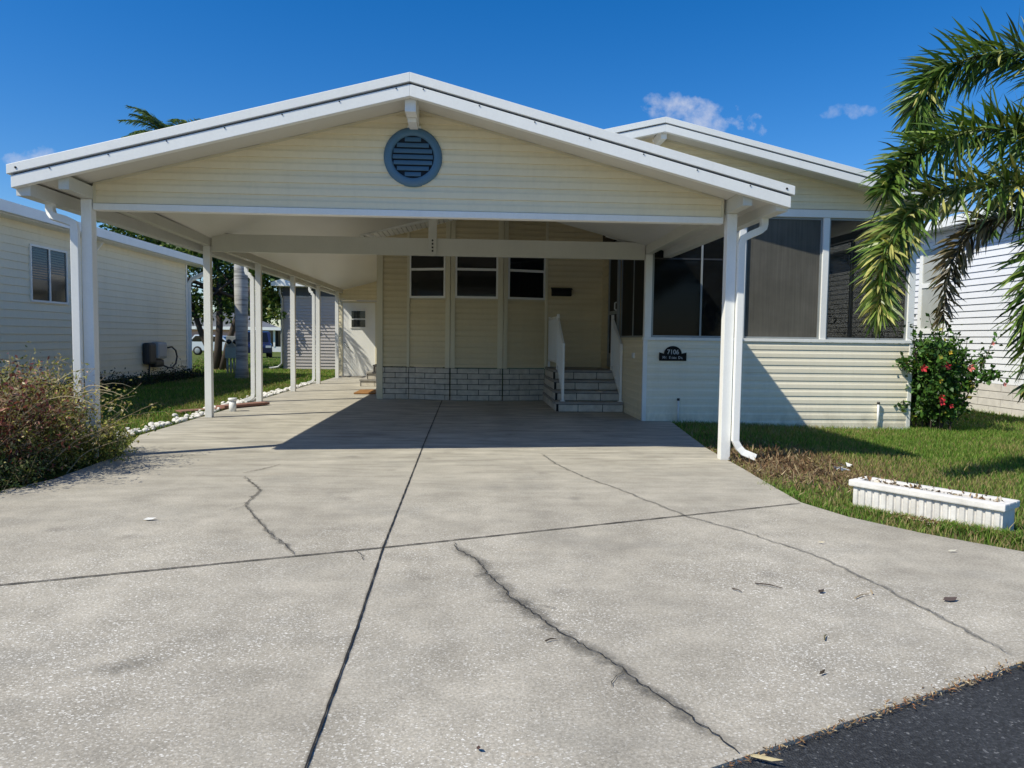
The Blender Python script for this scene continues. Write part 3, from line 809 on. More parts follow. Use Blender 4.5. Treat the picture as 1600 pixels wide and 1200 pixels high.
screen_panel((2.675, PY + .02), (3.963, PY + .02), 1.248, 3.05, M['vinyl'], (.745,), (2.41,), True)
screen_panel((4.067, PY + .02), (5.233, PY + .02), 1.248, 3.05, M['screen_grey'], dark=True)
screen_panel((5.327, PY + .02), (6.583, PY + .02), 1.248, 3.05, M['screen_thin'], dark=True)
screen_panel((PX0 + .02, 12.66), (PX0 + .02, PY + .12), 1.242, 2.98, M['screen_black'], (.93,), dark=True)
screen_panel((PX1 - .0, PY + .1), (PX1 - .0, 12.6), 1.246, 2.99, M['screen_thin'], dark=True)
screen_panel((PX1 - .0, 12.64), (PX1 - .0, 14.55), 1.246, 2.99, M['screen_thin'], dark=True)
mb = MB(); mb.box(PX0 - .03, PX0 + .06, PY + .11, 14.3, 2.99, 3.75); mb.build('porch_header', M['screen_black'], HO)
# screen door at the head of the steps
mb = MB()
dy0, dy1 = 12.82, 13.70
mb.box(PX0 - .01, PX0 + .035, dy0, dy0 + .06, .70, 2.95); mb.box(PX0 - .01, PX0 + .035, dy1 - .06, dy1, .70, 2.95)
mb.box(PX0 - .01, PX0 + .035, dy0 + .06, dy1 - .06, 2.88, 2.95); mb.box(PX0 - .01, PX0 + .035, dy0 + .06, dy1 - .06, .70, .95); mb.box(PX0 - .01, PX0 + .035, dy0 + .06, dy1 - .06, 1.66, 1.72)
dr = mb.build('screen_door', M['metal'], HO)
mb = MB(); mb.box(PX0 + .008, PX0 + .014, dy0 + .06, dy1 - .06, .95, 1.66); mb.box(PX0 + .008, PX0 + .014, dy0 + .06, dy1 - .06, 1.72, 2.88); mb.build('mesh_panel', M['screen_black'], dr)
mb = MB(); mb.tube([(PX0 - .02, 12.86, 1.72), (PX0 - .05, 12.86, 1.74), (PX0 - .05, 12.86, 1.84), (PX0 - .02, 12.86, 1.86)], .012, 6); mb.build('handle', M['pvc'], dr)
mb = MB(); siding(mb, (PX0, 14.33), (PX0, dy1 + .01), .58, 3.6, .107, .012); mb.build('wall_siding', M['siding_shaded'], HO)
mb = MB(); mb.box(PX0 - .045, PX0 - .015, 11.33, 11.45, .92, 1.0); mb.build('light_switch_box', M['pvc'], HO, .004)

# rear storage room with the white door, closing the carport
SR = thing('storage_room', (-2.9, 22, 0), 'cream sided storage room with white door at the far end of the carport', 'shed')
def slim(z): 
    return (0, 2.15 if z < 2.5 else 2.15)
mb = MB()
siding(mb, (-3.95, 22.05), (-3.80, 22.05), .02, 2.62, .107, .012)
siding(mb, (-2.76, 22.05), (-1.79, 22.05), .02, 2.9, .107, .012)
siding(mb, (-3.80, 22.05), (-2.76, 22.05), 2.26, 3.2, .107, .012, lambda z: (0 if z < 2.55 else (z - 2.55) / .27, 1.04))
siding(mb, (-2.76, 22.05), (-1.79, 22.05), 2.92, 3.1, .107, .012)
siding(mb, (-3.95, 26), (-3.95, 22.05), .02, 2.45, .107, .012)
mb.build('wall_siding', M['siding'], SR)
mb = MB(); mb.box(-3.97, -3.90, 22.02, 22.048, .02, 2.40); mb.build('corner_trim', M['white'], SR)
mb = MB(); mb.box(-3.83, -3.77, 22.0, 22.06, .02, 2.24); mb.box(-2.81, -2.75, 22.0, 22.06, .02, 2.24); mb.box(-3.77, -2.81, 22.0, 22.06, 2.19, 2.24); mb.build('door_frame', M['trim'], SR, .003)
mb = MB(); mb.box(-3.77, -2.81, 22.02, 22.06, .03, 2.188); dd = mb.build('door', M['white'], SR, .004)
mb = MB(); mb.box(-3.54, -3.06, 21.995, 22.02, 1.44, 1.99); wf = mb.build('window_frame', M['white'], dd, .004)
mb = MB(); mb.box(-3.50, -3.10, 21.985, 21.996, 1.48, 1.69); mb.box(-3.50, -3.10, 21.985, 21.996, 1.735, 1.95); mb.build('pane', M['glass'], dd)
mb = MB(); mb.tube([(-3.71, 22.015, 1.0), (-3.71, 21.97, 1.0)], .028, 8); mb.tube([(-3.71, 21.965, 1.0), (-3.60, 21.965, .88), (-3.57, 21.965, .86)], .016, 6); mb.build('handle', M['metal'], dd)
mb = MB(); mb.box(-3.9, -2.8, 21.9, 22.0, .004, .035); mb.build('threshold', M['tread'], SR)

# ------------------------------------------------------------------ entry steps with railings
ST = thing('entry_steps', (2.0, 12.7, 0), 'grey block front steps of four risers leading to the porch door', 'steps')
SX0, SX1 = 1.42, 2.545
fronts = [12.05, 12.33, 12.61, 12.89]; backs = 14.30; rh = .165
bl = MB(); jm = MB(); tr = MB()
for i, y in enumerate(fronts):
    xo = SX0 + .0 + i * .012
    z0 = i * rh
    tb = MB(); tb.plan([(xo + .05, y - .012), (SX1, y - .012), (SX1, backs - .003 * (3 - i)), (xo, backs - .003 * (3 - i)), (xo, y + .045)], z0 + rh - .04, z0 + rh)
    tb.build('tread', M['tread'], ST, .006)
    b1 = MB(); j1 = MB(); blocks(b1, j1, (xo + .04, y + .03), (SX1, y + .03), z0, 1, rh - .042, .41, .01, 70 + i)
    r_ = b1.build('riser_blocks', M['block'], ST, .006); j1.build('riser_joint', M['mortar'], r_)
b1 = MB(); j1 = MB()
for i, y in enumerate(fronts):
    blocks(b1, j1, (SX0 + .03 + i * .012, backs), (SX0 + .03 + i * .012, y + .05), i * rh, 1, rh - .042, .30, .01, 80 + i)
    j1.box(SX0 + .04 + i * .012, SX1 - .01, y + .06, backs, i * rh, (i + 1) * rh - .042)
r_ = b1.build('side_blocks', M['block'], ST, .006); j1.build('riser_joint', M['mortar'], r_)
def railing(x, ret):
    rl = MB()
    p0, p1 = Vector((x, 12.17, rh)), Vector((x, 12.97, rh * 4))
    rl.box(x - .02, x + .02, 12.15, 12.19, rh, 1.13)
    rail = rl.build('railing', M['white'], ST, .003)
    def part(nm, m): m.build(nm, M['white'], rail)
    m = MB(); m.box(x - .022, x + .022, 12.95, 12.994, rh * 4, 1.64); part('newel_post', m)
    m = MB(); m.box(x - .04, x + .04, 12.13, 12.21, rh + .001, rh + .012); part('post_foot', m)
    m = MB(); m.obox((x, 12.57, 1.335), (0, .8, .46), (1, 0, 0), (0, -.46, .8), .44, .018, .018); part('top_rail', m)
    m = MB(); m.obox((x, 12.57, .50), (0, .8, .46), (1, 0, 0), (0, -.46, .8), .44, .014, .014); part('bottom_rail', m)
    for k in range(6):
        y = 12.27 + k * .108; zt = 1.335 + (y - 12.57) * .575; zb = .50 + (y - 12.57) * .575
        m = MB(); m.box(x - .009, x + .009, y - .009, y + .009, zb + .01, zt - .01); part('baluster', m)
    if ret:
        m = MB(); m.box(x - .03, x + .0, 12.996, 14.28, 1.56, 1.60); part('landing_rail', m)
        m = MB(); m.box(x - .03, x + .0, 12.996, 14.28, .78, .81); part('landing_rail', m)
        for k in range(11):
            y = 13.1 + k * .11; m = MB(); m.box(x - .024, x - .006, y - .009, y + .009, .81, 1.56); part('baluster', m)
        m = MB(); m.box(x - .035, x + .005, 14.24, 14.28, rh * 4, 1.62); part('newel_post', m)
railing(1.545, True); railing(2.515, False)

# rear side steps
RS_ = thing('side_steps', (-2.2, 18.5, 0), 'small tiered stone steps beside the house near the white back door', 'steps')
for i in range(4):
    x0 = -2.62 + i * .16
    b1 = MB(); j1 = MB()
    blocks(b1, j1, (x0, 17.9 + .002 * i), (-1.83, 17.9 + .002 * i), i * .175, 1, .13, .41, .01, 90 + i)
    blocks(b1, j1, (x0, 19.1), (x0, 17.9), i * .175, 1, .13, .41, .01, 95 + i)
    r_ = b1.build('riser_blocks', M['block'], RS_); j1.build('riser_joint', M['mortar'], r_)
    tb = MB(); tb.box(x0 - .04, -1.83, 17.85, 19.12, i * .175 + .132, i * .175 + .174); tb.build('tread', M['tread'], RS_, .006)

# ------------------------------------------------------------------ small things on the house
def text_mesh(body, size, loc, m, name, parent, depth=.002, sx=1., font=None):
    cu = bpy.data.curves.new(name, 'FONT'); cu.body = body; cu.size = size; cu.align_x = 'CENTER'; cu.align_y = 'CENTER'; cu.extrude = depth; cu.offset = size * .012
    t = bpy.data.objects.new(name + '_src', cu); COL.objects.link(t)
    dg = bpy.context.evaluated_depsgraph_get()
    me = bpy.data.meshes.new_from_object(t.evaluated_get(dg)); me.name = name
    bpy.data.objects.remove(t); bpy.data.curves.remove(cu)
    me.transform(Matrix.Translation(Vector(loc) - Vector(ORG[parent.name])) @ Matrix.Rotation(math.pi / 2, 4, 'X') @ Matrix.Diagonal((sx, 1, 1, 1)))
    me.materials.clear(); me.materials.append(m)
    o = bpy.data.objects.new(name, me); COL.objects.link(o); o.parent = parent; ORG[o.name] = ORG[parent.name]
    return o
pc = (3.0, PY - .02, 1.0)
PL = thing('address_plaque', (3.0, PY, .90), 'black arched house number plaque on the porch half wall', 'sign')
def plaque(w, h, rr, y0, y1, dz=0.):
    pts = [(-w, 0 + dz), (w, 0 + dz), (w, h)]
    for k in range(15):
        a = math.pi * k / 14; pts.append((rr * math.cos(a) * 1.02, h - .02 + rr * .88 * math.sin(a)))
    pts.append((-w, h)); return [(pc[0] + x, .90 + z) for x, z in pts]
mb = MB(); mb.prism(plaque(.205, .125, .130, 0, 0), PY - .036, PY - .015); mb.build('plate', M['black'], PL, .004)
text_mesh('7106', .098, (3.0, PY - .037, 1.028), M['glyph'], 'numerals', PL, .003, .92)
for tx, sz, x in (('M', .056, -.140), ('T.', .042, -.103), ('E', .056, -.047), ('DEN', .042, .016), ('D', .056, .098), ('R.', .042, .137)):
    text_mesh(tx, sz, (3.0 + x, PY - .037, .942 + (.005 if sz > .05 else 0)), M['glyph'], 'lettering', PL, .003, .85)

MBX = thing('wall_mailbox', (1.75, 14.3, 2.0), 'black metal mailbox on the cream wall above the steps', 'mailbox')
mb = MB(); mb.prism([(1.56, 2.03), (1.945, 2.03), (1.945, 2.155), (1.56, 2.155)], 14.20, 14.312); mb.build('box', M['black'], MBX, .012)
mb = MB(); mb.obox((1.7525, 14.235, 2.172), (1, 0, 0), (0, 1, .28), (0, -.28, 1), .205, .065, .008); mb.build('lid', M['black'], MBX, .003)

def pipe(x, z0, z1, label):
    t = thing('vent_pipe', (x, PY - .05, z0), label, 'pipe', 'white pipes standing at the porch wall')
    mb = MB(); mb.tube([(x, PY - .05, z0), (x, PY - .05, z1)], .016, 10); mb.build('pipe', M['pvc'], t)
    mb = MB(); mb.tube([(x, PY - .05, z1), (x, PY - .05, z1 + .035)], .021, 10); mb.build('cap', M['plastic_dark'], t)
pipe(3.095, -.05, .31, 'thin white pipe with black cap below the number plaque')
pipe(6.165, -.11, .28, 'thin white pipe with black cap at the sunlit right end of the porch wall')

PST = thing('pipe_stub', (-3.72, 11.75, 0), 'short thick white pipe stub standing beside the second left post', 'pipe')
mb = MB(); mb.tube([(-3.72, 11.75, -.02), (-3.72, 11.75, .17)], .055, 14); mb.build('pipe', M['pvc'], PST)
mb = MB(); mb.tube([(-3.72, 11.75, .17), (-3.72, 11.75, .21)], .068, 14); mb.build('cap', M['pvc'], PST)
mb = MB(); mb.obox((-3.78, 12.50, .035), (.5, .75, 0), (-.75, .5, 0), (0, 0, 1), .46, .11, .02)
bd = mb.build('wooden_board', M['board'], None, .004, (-3.78, 12.5, .015)); tag(bd, 'flat reddish board lying among white stones by the left posts', 'board')
mb = MB(); mb.obox((-4.25, 11.9, .005), (.6, .65, 0), (-.65, .6, .03), (0, 0, 1), .38, .10, .012)
bd = mb.build('wooden_board', M['board'], None, .004, (-4.25, 11.9, -.01)); tag(bd, 'weathered brown board lying on the grass behind the pipe stub', 'board')
mb = MB(); mb.obox((-2.12, 15.9, .02), (1, 0, 0), (0, 1, 0), (0, 0, 1), .29, .5, .013)
bd = mb.build('door_mat', M['orange'], None, .004, (-2.12, 15.9, .005)); tag(bd, 'orange brown mat lying by the left corner of the house', 'mat')

# planter trough
PT = thing('planter_trough', (3.5, 4.85, -.05), 'white fluted rectangular planter trough at the edge of the lawn', 'planter')
pa, pb = Vector((2.84, 5.25, 0)), Vector((3.39, 4.44, 0)); pu = (pb - pa).normalized(); pn = Vector((-pu.y, pu.x, 0))
if pn.x < 0: pn = -pn
PLn = (pb - pa).length; PW = .21; PH = .20; PB = -.055
def pp(u, v, z): q = pa + pu * u + pn * v; return (q.x, q.y, z)
mb = MB(); NF = 19
pts_f = []
for k in range(NF):
    w_ = PLn / NF; u0 = k * w_
    pts_f += [(u0, .012), (u0 + w_ * .16, .0), (u0 + w_ * .72, .0), (u0 + w_ * .84, .012)]
pts_f.append((PLn, .012))
for (u0, v0), (u1, v1) in zip(pts_f, pts_f[1:]): mb.face([pp(u0, v0, PB), pp(u1, v1, PB), pp(u1, v1, PB + PH), pp(u0, v0, PB + PH)])
for side in (0, PLn):
    mb.face([pp(side, .012, PB), pp(side, PW, PB), pp(side, PW, PB + PH), pp(side, .012, PB + PH)])
mb.face([pp(0, PW, PB), pp(PLn, PW, PB), pp(PLn, PW, PB + PH), pp(0, PW, PB + PH)])
mb.build('trough_body', M['planter'], PT)
mb = MB(); zt = PB + PH; e = .022; rw = .045
def pbox(u0, u1, v0, v1, z0, z1):
    c = pp((u0 + u1) / 2, (v0 + v1) / 2, (z0 + z1) / 2); mb.obox(c, pu, pn, (0, 0, 1), abs(u1 - u0) / 2, abs(v1 - v0) / 2, (z1 - z0) / 2)
pbox(-e, PLn + e, -e, rw, zt - .002, zt + .045); pbox(-e, PLn + e, PW - rw, PW + e, zt - .002, zt + .045)
pbox(-e, rw, rw, PW - rw, zt - .002, zt + .045); pbox(PLn - rw, PLn + e, rw, PW - rw, zt - .002, zt + .045)
mb.build('rim', M['planter'], PT, .009)
mb = MB(); pbox(rw, PLn - rw, rw, PW - rw, zt - .05, zt + .012); mb.build('soil', M['soil'], PT)
rng = np.random.default_rng(5)
n = 260
U = rng.uniform(0, PLn, n); Vv = np.where(rng.random(n) < .75, rng.uniform(PW * .3, PW, n), rng.uniform(0, PW, n))
cen = np.array([pp(a, b, zt + .03) for a, b in zip(U, Vv)]) + rng.normal(0, .004, (n, 3)) * [1, 1, 2]
V, F, C = leaves(cen, .038, rng, pick(rng, n, [(.30, .20, .10), (.20, .12, .06), (.42, .34, .22), (.10, .07, .04), (.6, .55, .45)]), aspect=.5)
tag(arr_mesh('leaf_litter', V, F, C, M['litter'], PT), kind='stuff')

# ------------------------------------------------------------------ vegetation helpers
def blades(n, xy, zfun, hmin, hmax, wid, palette, weights, rng, lean=.5, jit=.3):
    x, y = xy[:, 0], xy[:, 1]; z = zfun(x, y)
    h = rng.uniform(hmin, hmax, n); a = rng.uniform(0, 2 * np.pi, n); l = rng.uniform(.1, lean, n) * h * 1.4
    wa = rng.uniform(0, 2 * np.pi, n); wx, wy = np.cos(wa) * wid / 2, np.sin(wa) * wid / 2
    b = np.stack([x, y, z - .01], 1); w_ = np.stack([wx, wy, 0 * wx], 1)
    mid = b + np.stack([np.cos(a) * l * .35, np.sin(a) * l * .35, h * .62], 1)
    tip = b + np.stack([np.cos(a) * l, np.sin(a) * l, h], 1)
    V = np.stack([b - w_, b + w_, mid - w_ * .8, mid + w_ * .8, tip], 1).reshape(-1, 3)
    i = np.arange(n)[:, None] * 5
    F = np.concatenate([i + [[0, 1, 3]], i + [[0, 3, 2]], i + [[2, 3, 4]]], 0)
    c = pick(rng, n, palette, weights, jit)
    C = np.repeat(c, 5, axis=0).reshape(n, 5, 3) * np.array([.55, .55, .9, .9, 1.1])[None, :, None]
    return V, F, np.clip(C.reshape(-1, 3), 0, 1)

def inside(poly, x, y):
    r = np.zeros(len(x), bool); n = len(poly); j = n - 1
    for i in range(n):
        xi, yi = poly[i]; xj, yj = poly[j]
        c = ((yi > y) != (yj > y)) & (x < (xj - xi) * (y - yi) / (yj - yi + 1e-12) + xi)
        r ^= c; j = i
    return r
DP = DRIVE
rng = np.random.default_rng(3)
GREEN = [(.15, .29, .04), (.22, .34, .06), (.10, .20, .03), (.32, .34, .10), (.45, .36, .18), (.33, .24, .12)]

def smooth_noise(x, y, s, seed):
    r = np.random.default_rng(seed); v = np.zeros_like(x)
    for k in range(7):
        a = r.uniform(0, 2 * np.pi); f = s * r.uniform(.6, 2.2); v += np.sin((x * np.cos(a) + y * np.sin(a)) * f + r.uniform(0, 6.28))
    return v / 7 ** .5

def lawn(name, n, box, hmin, hmax, wid, seed, label, dry=0., extra=None):
    rng = np.random.default_rng(seed)
    x = rng.uniform(box[0], box[1], n * 2); y = rng.uniform(box[2], box[3], n * 2)
    keep = ~inside(DP, x, y) & (y > road_y(x) + .05)
    if extra is not None: keep &= extra(x, y, rng)
    xy = np.stack([x, y], 1)[keep][:n]; n = len(xy)
    x, y = xy[:, 0], xy[:, 1]
    t = smooth_noise(x, y, 1.6, seed + 1) + smooth_noise(x, y, 5, seed + 2) * .5
    pat = np.exp(-(((x - 3.25) / .8) ** 2 + ((y - 7.0) / 1.5) ** 2)) * 2.6 if box[0] > 0 else 0
    d = np.clip(.28 + dry + t * .26 + pat * .35, .05, .95)
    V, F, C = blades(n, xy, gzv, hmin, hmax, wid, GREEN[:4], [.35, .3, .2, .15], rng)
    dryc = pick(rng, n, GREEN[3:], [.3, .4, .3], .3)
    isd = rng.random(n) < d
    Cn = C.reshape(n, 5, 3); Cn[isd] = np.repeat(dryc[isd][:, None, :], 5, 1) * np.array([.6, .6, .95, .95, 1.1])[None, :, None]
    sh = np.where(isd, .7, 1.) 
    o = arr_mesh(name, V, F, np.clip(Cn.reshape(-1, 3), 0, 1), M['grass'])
    tag(o, label, 'grass', kind='stuff')
def ex_right(x, y, rng):
    inpl = ((x - pa.x) * pu.x + (y - pa.y) * pu.y > -.03) & ((x - pa.x) * pu.x + (y - pa.y) * pu.y < PLn + .03) & ((x - pa.x) * pn.x + (y - pa.y) * pn.y > -.005) & ((x - pa.x) * pn.x + (y - pa.y) * pn.y < PW + .02)
    porch = (x > PX0) & (x < PX1 + .02) & (y > PY - .02)
    bare = np.exp(-(((x - 3.1) / .6) ** 2 + ((y - 7.2) / 1.4) ** 2))
    return ~inpl & ~porch & (rng.random(len(x)) > bare * .93) & (x < .95 * y + 1.2)
lawn('lawn_grass', 100000, (2.4, 11, 3.0, 11), .025, .085, .007, 21, 'green and straw coloured lawn right of the driveway', -.03, ex_right)
lawn('lawn_grass', 26000, (6.6, 14, 10.8, 17), .03, .09, .012, 22, 'green lawn between the house and the white neighbouring house', -.15)
lawn('lawn_grass', 76000, (-8, -3.55, 7.2, 27), .03, .085, .010, 23, 'green lawn strip left of the carport', -.05, lambda x, y, r: (x < -3.95 - .1 * r.random(len(x))) & (x > -7.95))
lawn('lawn_grass', 26000, (-16, -3.5, 20, 46), .03, .09, .03, 24, 'sunny lawn beyond the carport', -.02, lambda x, y, r: (x > -.35 * y - .5))
# long tufts at slab edge in front of the planter
def tuft_line(p0, p1, n, hmin, hmax, seed, spread=.035):
    rng = np.random.default_rng(seed); t = rng.uniform(0, 1, n)
    t = np.clip(t + .06 * np.sin(t * 37), 0, 1)
    xy = np.outer(1 - t, p0) + np.outer(t, p1) + rng.normal(0, spread, (n, 2))
    return blades(n, xy, lambda x, y: np.full(len(x), -.02), hmin, hmax, .007, GREEN, [.3, .2, .2, .12, .1, .08], rng, .9)
parts = [tuft_line((2.80, 5.25), (3.1, 4.82), 900, .02, .06, 1), tuft_line((3.15, 4.66), (3.6, 4.12), 2600, .02, .085, 2, .05), tuft_line((3.5, 4.3), (4.0, 3.75), 1800, .03, .12, 3, .08), tuft_line((2.70, 5.0), (2.5, 6.1), 900, .02, .05, 4, .04)]
off = 0; Vs, Fs, Cs = [], [], []
for V, F, C in parts: Vs.append(V); Fs.append(F + off); Cs.append(C); off += len(V)
tag(arr_mesh('grass_tufts', np.concatenate(Vs), np.concatenate(Fs), np.concatenate(Cs), M['grass']), 'ragged grass tufts along the slab edge by the planter', 'grass', kind='stuff')

# dry litter: along the road edge, by the planter, on the bare patch
def litter_pts(p0, p1, n, sp, z, rng):
    t = rng.random(n); return np.column_stack([np.outer(1 - t, p0) + np.outer(t, p1) + rng.normal(0, sp, (n, 2)), np.full(n, z)])
rng = np.random.default_rng(31)
LT = [(.42, .30, .16), (.30, .19, .09), (.20, .12, .06), (.52, .42, .26), (.35, .16, .07)]
def litter(name, segs, size, label):
    P = np.concatenate([litter_pts(*s_, rng) for s_ in segs]); n = len(P)
    V, F, C = leaves(P, size, rng, pick(rng, n, LT), aspect=.22)
    V[:, 2] = np.maximum(P[:, 2].repeat(4), np.clip(V[:, 2], None, P[:, 2].repeat(4) + .012))
    tag(arr_mesh(name, V, F, C, M['litter']), label, 'litter', kind='stuff')
litter('road_edge_litter', [((.72, 1.965), (2.3, 2.68), 520, .007, .003), ((1.35, 2.27), (2.1, 2.6), 120, .016, .003)], .019, 'dry grass and leaf litter along the seam between drive and road')
litter('lawn_litter', [((2.98, 4.9), (3.75, 4.0), 700, .035, .004), ((3.8, 3.9), (4.3, 3.4), 260, .06, .004)], .04, 'brown leaf litter along the slab edge in front of the planter')
n = 3400; P = np.column_stack([rng.normal(3.15, .36, n), rng.normal(7.15, .85, n), np.zeros(n)]); k = ~inside(DP, P[:, 0], P[:, 1]) & (P[:, 1] > 5.6); P = P[k]; P[:, 2] = gzv(P[:, 0], P[:, 1]) + rng.uniform(.004, .03, len(P))
V, F, C = leaves(P, .085, rng, pick(rng, len(P), [(.27, .18, .10), (.19, .115, .065), (.40, .31, .19), (.12, .07, .04)]), aspect=.10)
V[:, 2] = np.maximum(V[:, 2], P[:, 2].repeat(4) - .02)
tag(arr_mesh('straw_mulch', V, F, C, M['litter']), 'patch of dry straw and bare earth below the right downspout', 'mulch', kind='stuff')

# things dropped on the drive
def leaf_thing(x, y, L, wdt, rot, col, label, cat='leaf', nm='fallen_leaf'):
    L *= .75; wdt *= .7
    c, s_ = math.cos(rot), math.sin(rot); pts = []
    for (u, v, z) in ((-.5, 0, .004), (-.2, .5, .012), (.2, .45, .010), (.5, 0, .016), (.2, -.45, .006), (-.2, -.5, .005)):
        pts.append((x + c * u * L - s_ * v * wdt, y + s_ * u * L + c * v * wdt, z + .004))
    m = MB(); m.face([pts[0], pts[1], pts[2], pts[3]], True); m.face([pts[0], pts[3], pts[4], pts[5]], True)
    o = m.build(nm, mat(nm + '_col', col, .8, .2, 40), None, 0, (x, y, .004)); tag(o, label, cat, 'bits fallen on the driveway')
def twig_thing(x, y, L, rot, label, col='twig'):
    m = MB(); c, s_ = math.cos(rot), math.sin(rot)
    m.tube([(x - c * L / 2, y - s_ * L / 2, .008), (x - s_ * L * .06, y + c * L * .06, .012), (x + c * L / 2, y + s_ * L / 2, .008)], [.0035, .003, .0015], 5)
    o = m.build('twig', M[col], None, 0, (x, y, .004)); tag(o, label, 'twig', 'bits fallen on the driveway')
twig_thing(1.47, 3.46, .13, -.6, 'dark forked twig lying on the open concrete right of the long crack', 'bark')
twig_thing(1.29, 3.40, .05, -.9, 'tiny dark twig left of the forked twig on the concrete', 'bark')
leaf_thing(1.69, 3.37, .05, .03, .4, (.05, .035, .025), 'small dark curled leaf between the forked twig and the pale stems')
twig_thing(1.86, 3.31, .11, .5, 'curved pale straw stem on the concrete near the thin right crack')
twig_thing(1.94, 3.37, .07, 1.2, 'short pale straw stem beside the curved one on the concrete')
leaf_thing(2.25, 3.25, .10, .05, .1, (.10, .07, .06), 'dark leaf with a shiny edge on the concrete at far right')
twig_thing(1.45, 2.84, .06, 1.0, 'thin green grass stem on the concrete well above the road seam', 'stem')
leaf_thing(1.28, 2.52, .045, .012, .5, (.05, .035, .02), 'slim dark leaf on the concrete close to the road')
twig_thing(.33, 2.84, .05, .4, 'dark chip of bark left of the long crack', 'bark')
leaf_thing(.035, 2.07, .035, .012, -1.1, (.07, .035, .03), 'narrow dark leaf at the bottom of the drive near the centre joint')
leaf_thing(2.79, 4.03, .07, .015, -.1, (.55, .52, .42), 'pale leaf on the grey concrete in front of the planter')
leaf_thing(2.10, 4.21, .06, .012, -.8, (.50, .44, .32), 'pale straw leaf on the concrete left of the planter')
leaf_thing(-2.05, 4.80, .11, .05, .1, (.75, .74, .70), 'white scrap lying on the left half of the drive')
leaf_thing(.85, 1.99, .14, .012, -.5, (.5, .42, .24), 'long straw blade lying over the road seam at the bottom of the picture')
# crumpled pale scrap on the mulch
m = MB(); r = random.Random(4)
for k in range(7):
    c = Vector((3.55 + r.uniform(-.06, .06), 6.78 + r.uniform(-.05, .05), -.02 + r.uniform(.01, .05)))
    m.face([c + Vector((r.uniform(-.07, .07), r.uniform(-.05, .05), r.uniform(-.02, .04))) for _ in range(4)])
tag(m.build('plastic_scrap', M['pvc'], None, 0, (3.55, 6.78, -.03)), 'crumpled pale plastic scrap on the straw patch', 'litter')

# white stones along the left slab edge
rs = []
for s_ in range(4):
    bm = bmesh.new(); bmesh.ops.create_icosphere(bm, subdivisions=2, radius=1)
    r = random.Random(s_ + 50); ax = [Vector((r.uniform(-1, 1), r.uniform(-1, 1), r.uniform(-1, 1))).normalized() for _ in range(9)]
    for v in bm.verts:
        k = min(1, min((.80 + .25 * r2 - 0 * v.co.dot(a)) / max(.3, v.co.dot(a)) for a, r2 in zip(ax, [.0, .2, .1, .3, .05, .2, .1, .25, .0])))
        v.co *= k
    me = bpy.data.meshes.new('white_stone'); bm.to_mesh(me); bm.free(); me.materials.append(M['stone']); rs.append(me)
r = random.Random(77); ns = 0
for k in range(270):
    t = (k / 270) ** 1.0; y = 8.75 + t * 10.4 + r.uniform(-.06, .06)
    if 13.2 < y < 13.9: pass
    x = -3.97 - abs(r.gauss(0, .14)) - (.04 if y < 9.5 else 0)
    if any(abs(x - px) < .09 and abs(y - py) < .07 for px, py in LP): continue
    s_ = r.uniform(.018, .05) if y < 12 else r.uniform(.022, .055)
    o = bpy.data.objects.new('white_stone', rs[k % 4]); COL.objects.link(o)
    o.location = (x, y, -.012 + s_ * .35); o.scale = (s_ * r.uniform(.9, 1.5), s_ * r.uniform(.8, 1.2), s_ * r.uniform(.6, .85)); o.rotation_euler = (r.uniform(-.3, .3), r.uniform(-.3, .3), r.uniform(0, 6.28))
    tag(o, 'rough white stone in the row edging the slab along the left posts', 'stone', 'white stones edging the left side of the slab')

# ------------------------------------------------------------------ left bushes
def twig_path(r, p, d, L, n=6, curl=.5, grav=.0):
    pts = [Vector(p)]; d = Vector(d).normalized()
    for k in range(n):
        d = (d + Vector((r.uniform(-curl, curl), r.uniform(-curl, curl), r.uniform(-curl, curl) - grav * k)) * .5).normalized()
        pts.append(pts[-1] + d * L / n)
    return pts
def bush(name, base, label, cat, ntw, shape, leafn, leafsz, palette, weights, twm, seed, lean=(0, 0, 0), wild=0, tw_r=.0045, curl=.5, loose=.05):
    t = thing(name, base, label, cat)
    r = random.Random(seed); rng = np.random.default_rng(seed)
    mb = MB(); ends = []
    for k in range(ntw):
        b = Vector(base) + Vector((r.gauss(0, shape[0] * .55), r.gauss(0, shape[1] * .55), -.02))
        d = Vector((r.gauss(0, .45), r.gauss(0, .45), 1)) + Vector(lean)
        rel = 1 - min(1, ((b.x - base[0]) / shape[0] / 1.5) ** 2 * .5 + ((b.y - base[1]) / shape[1] / 1.5) ** 2 * .5)
        L = shape[2] * r.uniform(.55, 1.12) * (.45 + .55 * rel)
        pts = twig_path(r, b, d, L, 7, curl, .03)
        mb.tube(pts, [tw_r * (1 - .1 * q) for q in range(8)], 4); ends.append(pts)
        for j in range(2):
            q = r.randrange(2, 6); p2 = twig_path(r, pts[q], pts[q + 1] - pts[q] + Vector((r.gauss(0, .08), r.gauss(0, .08), r.gauss(0, .05))), L * .4, 5, .8, .04)
            mb.tube(p2, [tw_r * .6 * (1 - .12 * z) for z in range(6)], 4); ends.append(p2)
    mb.build('stems', M[twm], t)
    P = []
    for _ in range(leafn):
        pts = r.choice(ends); k = r.uniform(.15, 1) * (len(pts) - 1); i = min(int(k), len(pts) - 2); p = pts[i].lerp(pts[i + 1], k - i)
        P.append((p.x + r.gauss(0, loose), p.y + r.gauss(0, loose), max(.0, p.z + r.gauss(0, loose))))
    P = np.array(P)
    V, F, C = leaves(P, leafsz, rng, pick(rng, len(P), palette, weights, .35), aspect=.42)
    arr_mesh('foliage', V, F, C, M['leaf'], t)
    return t
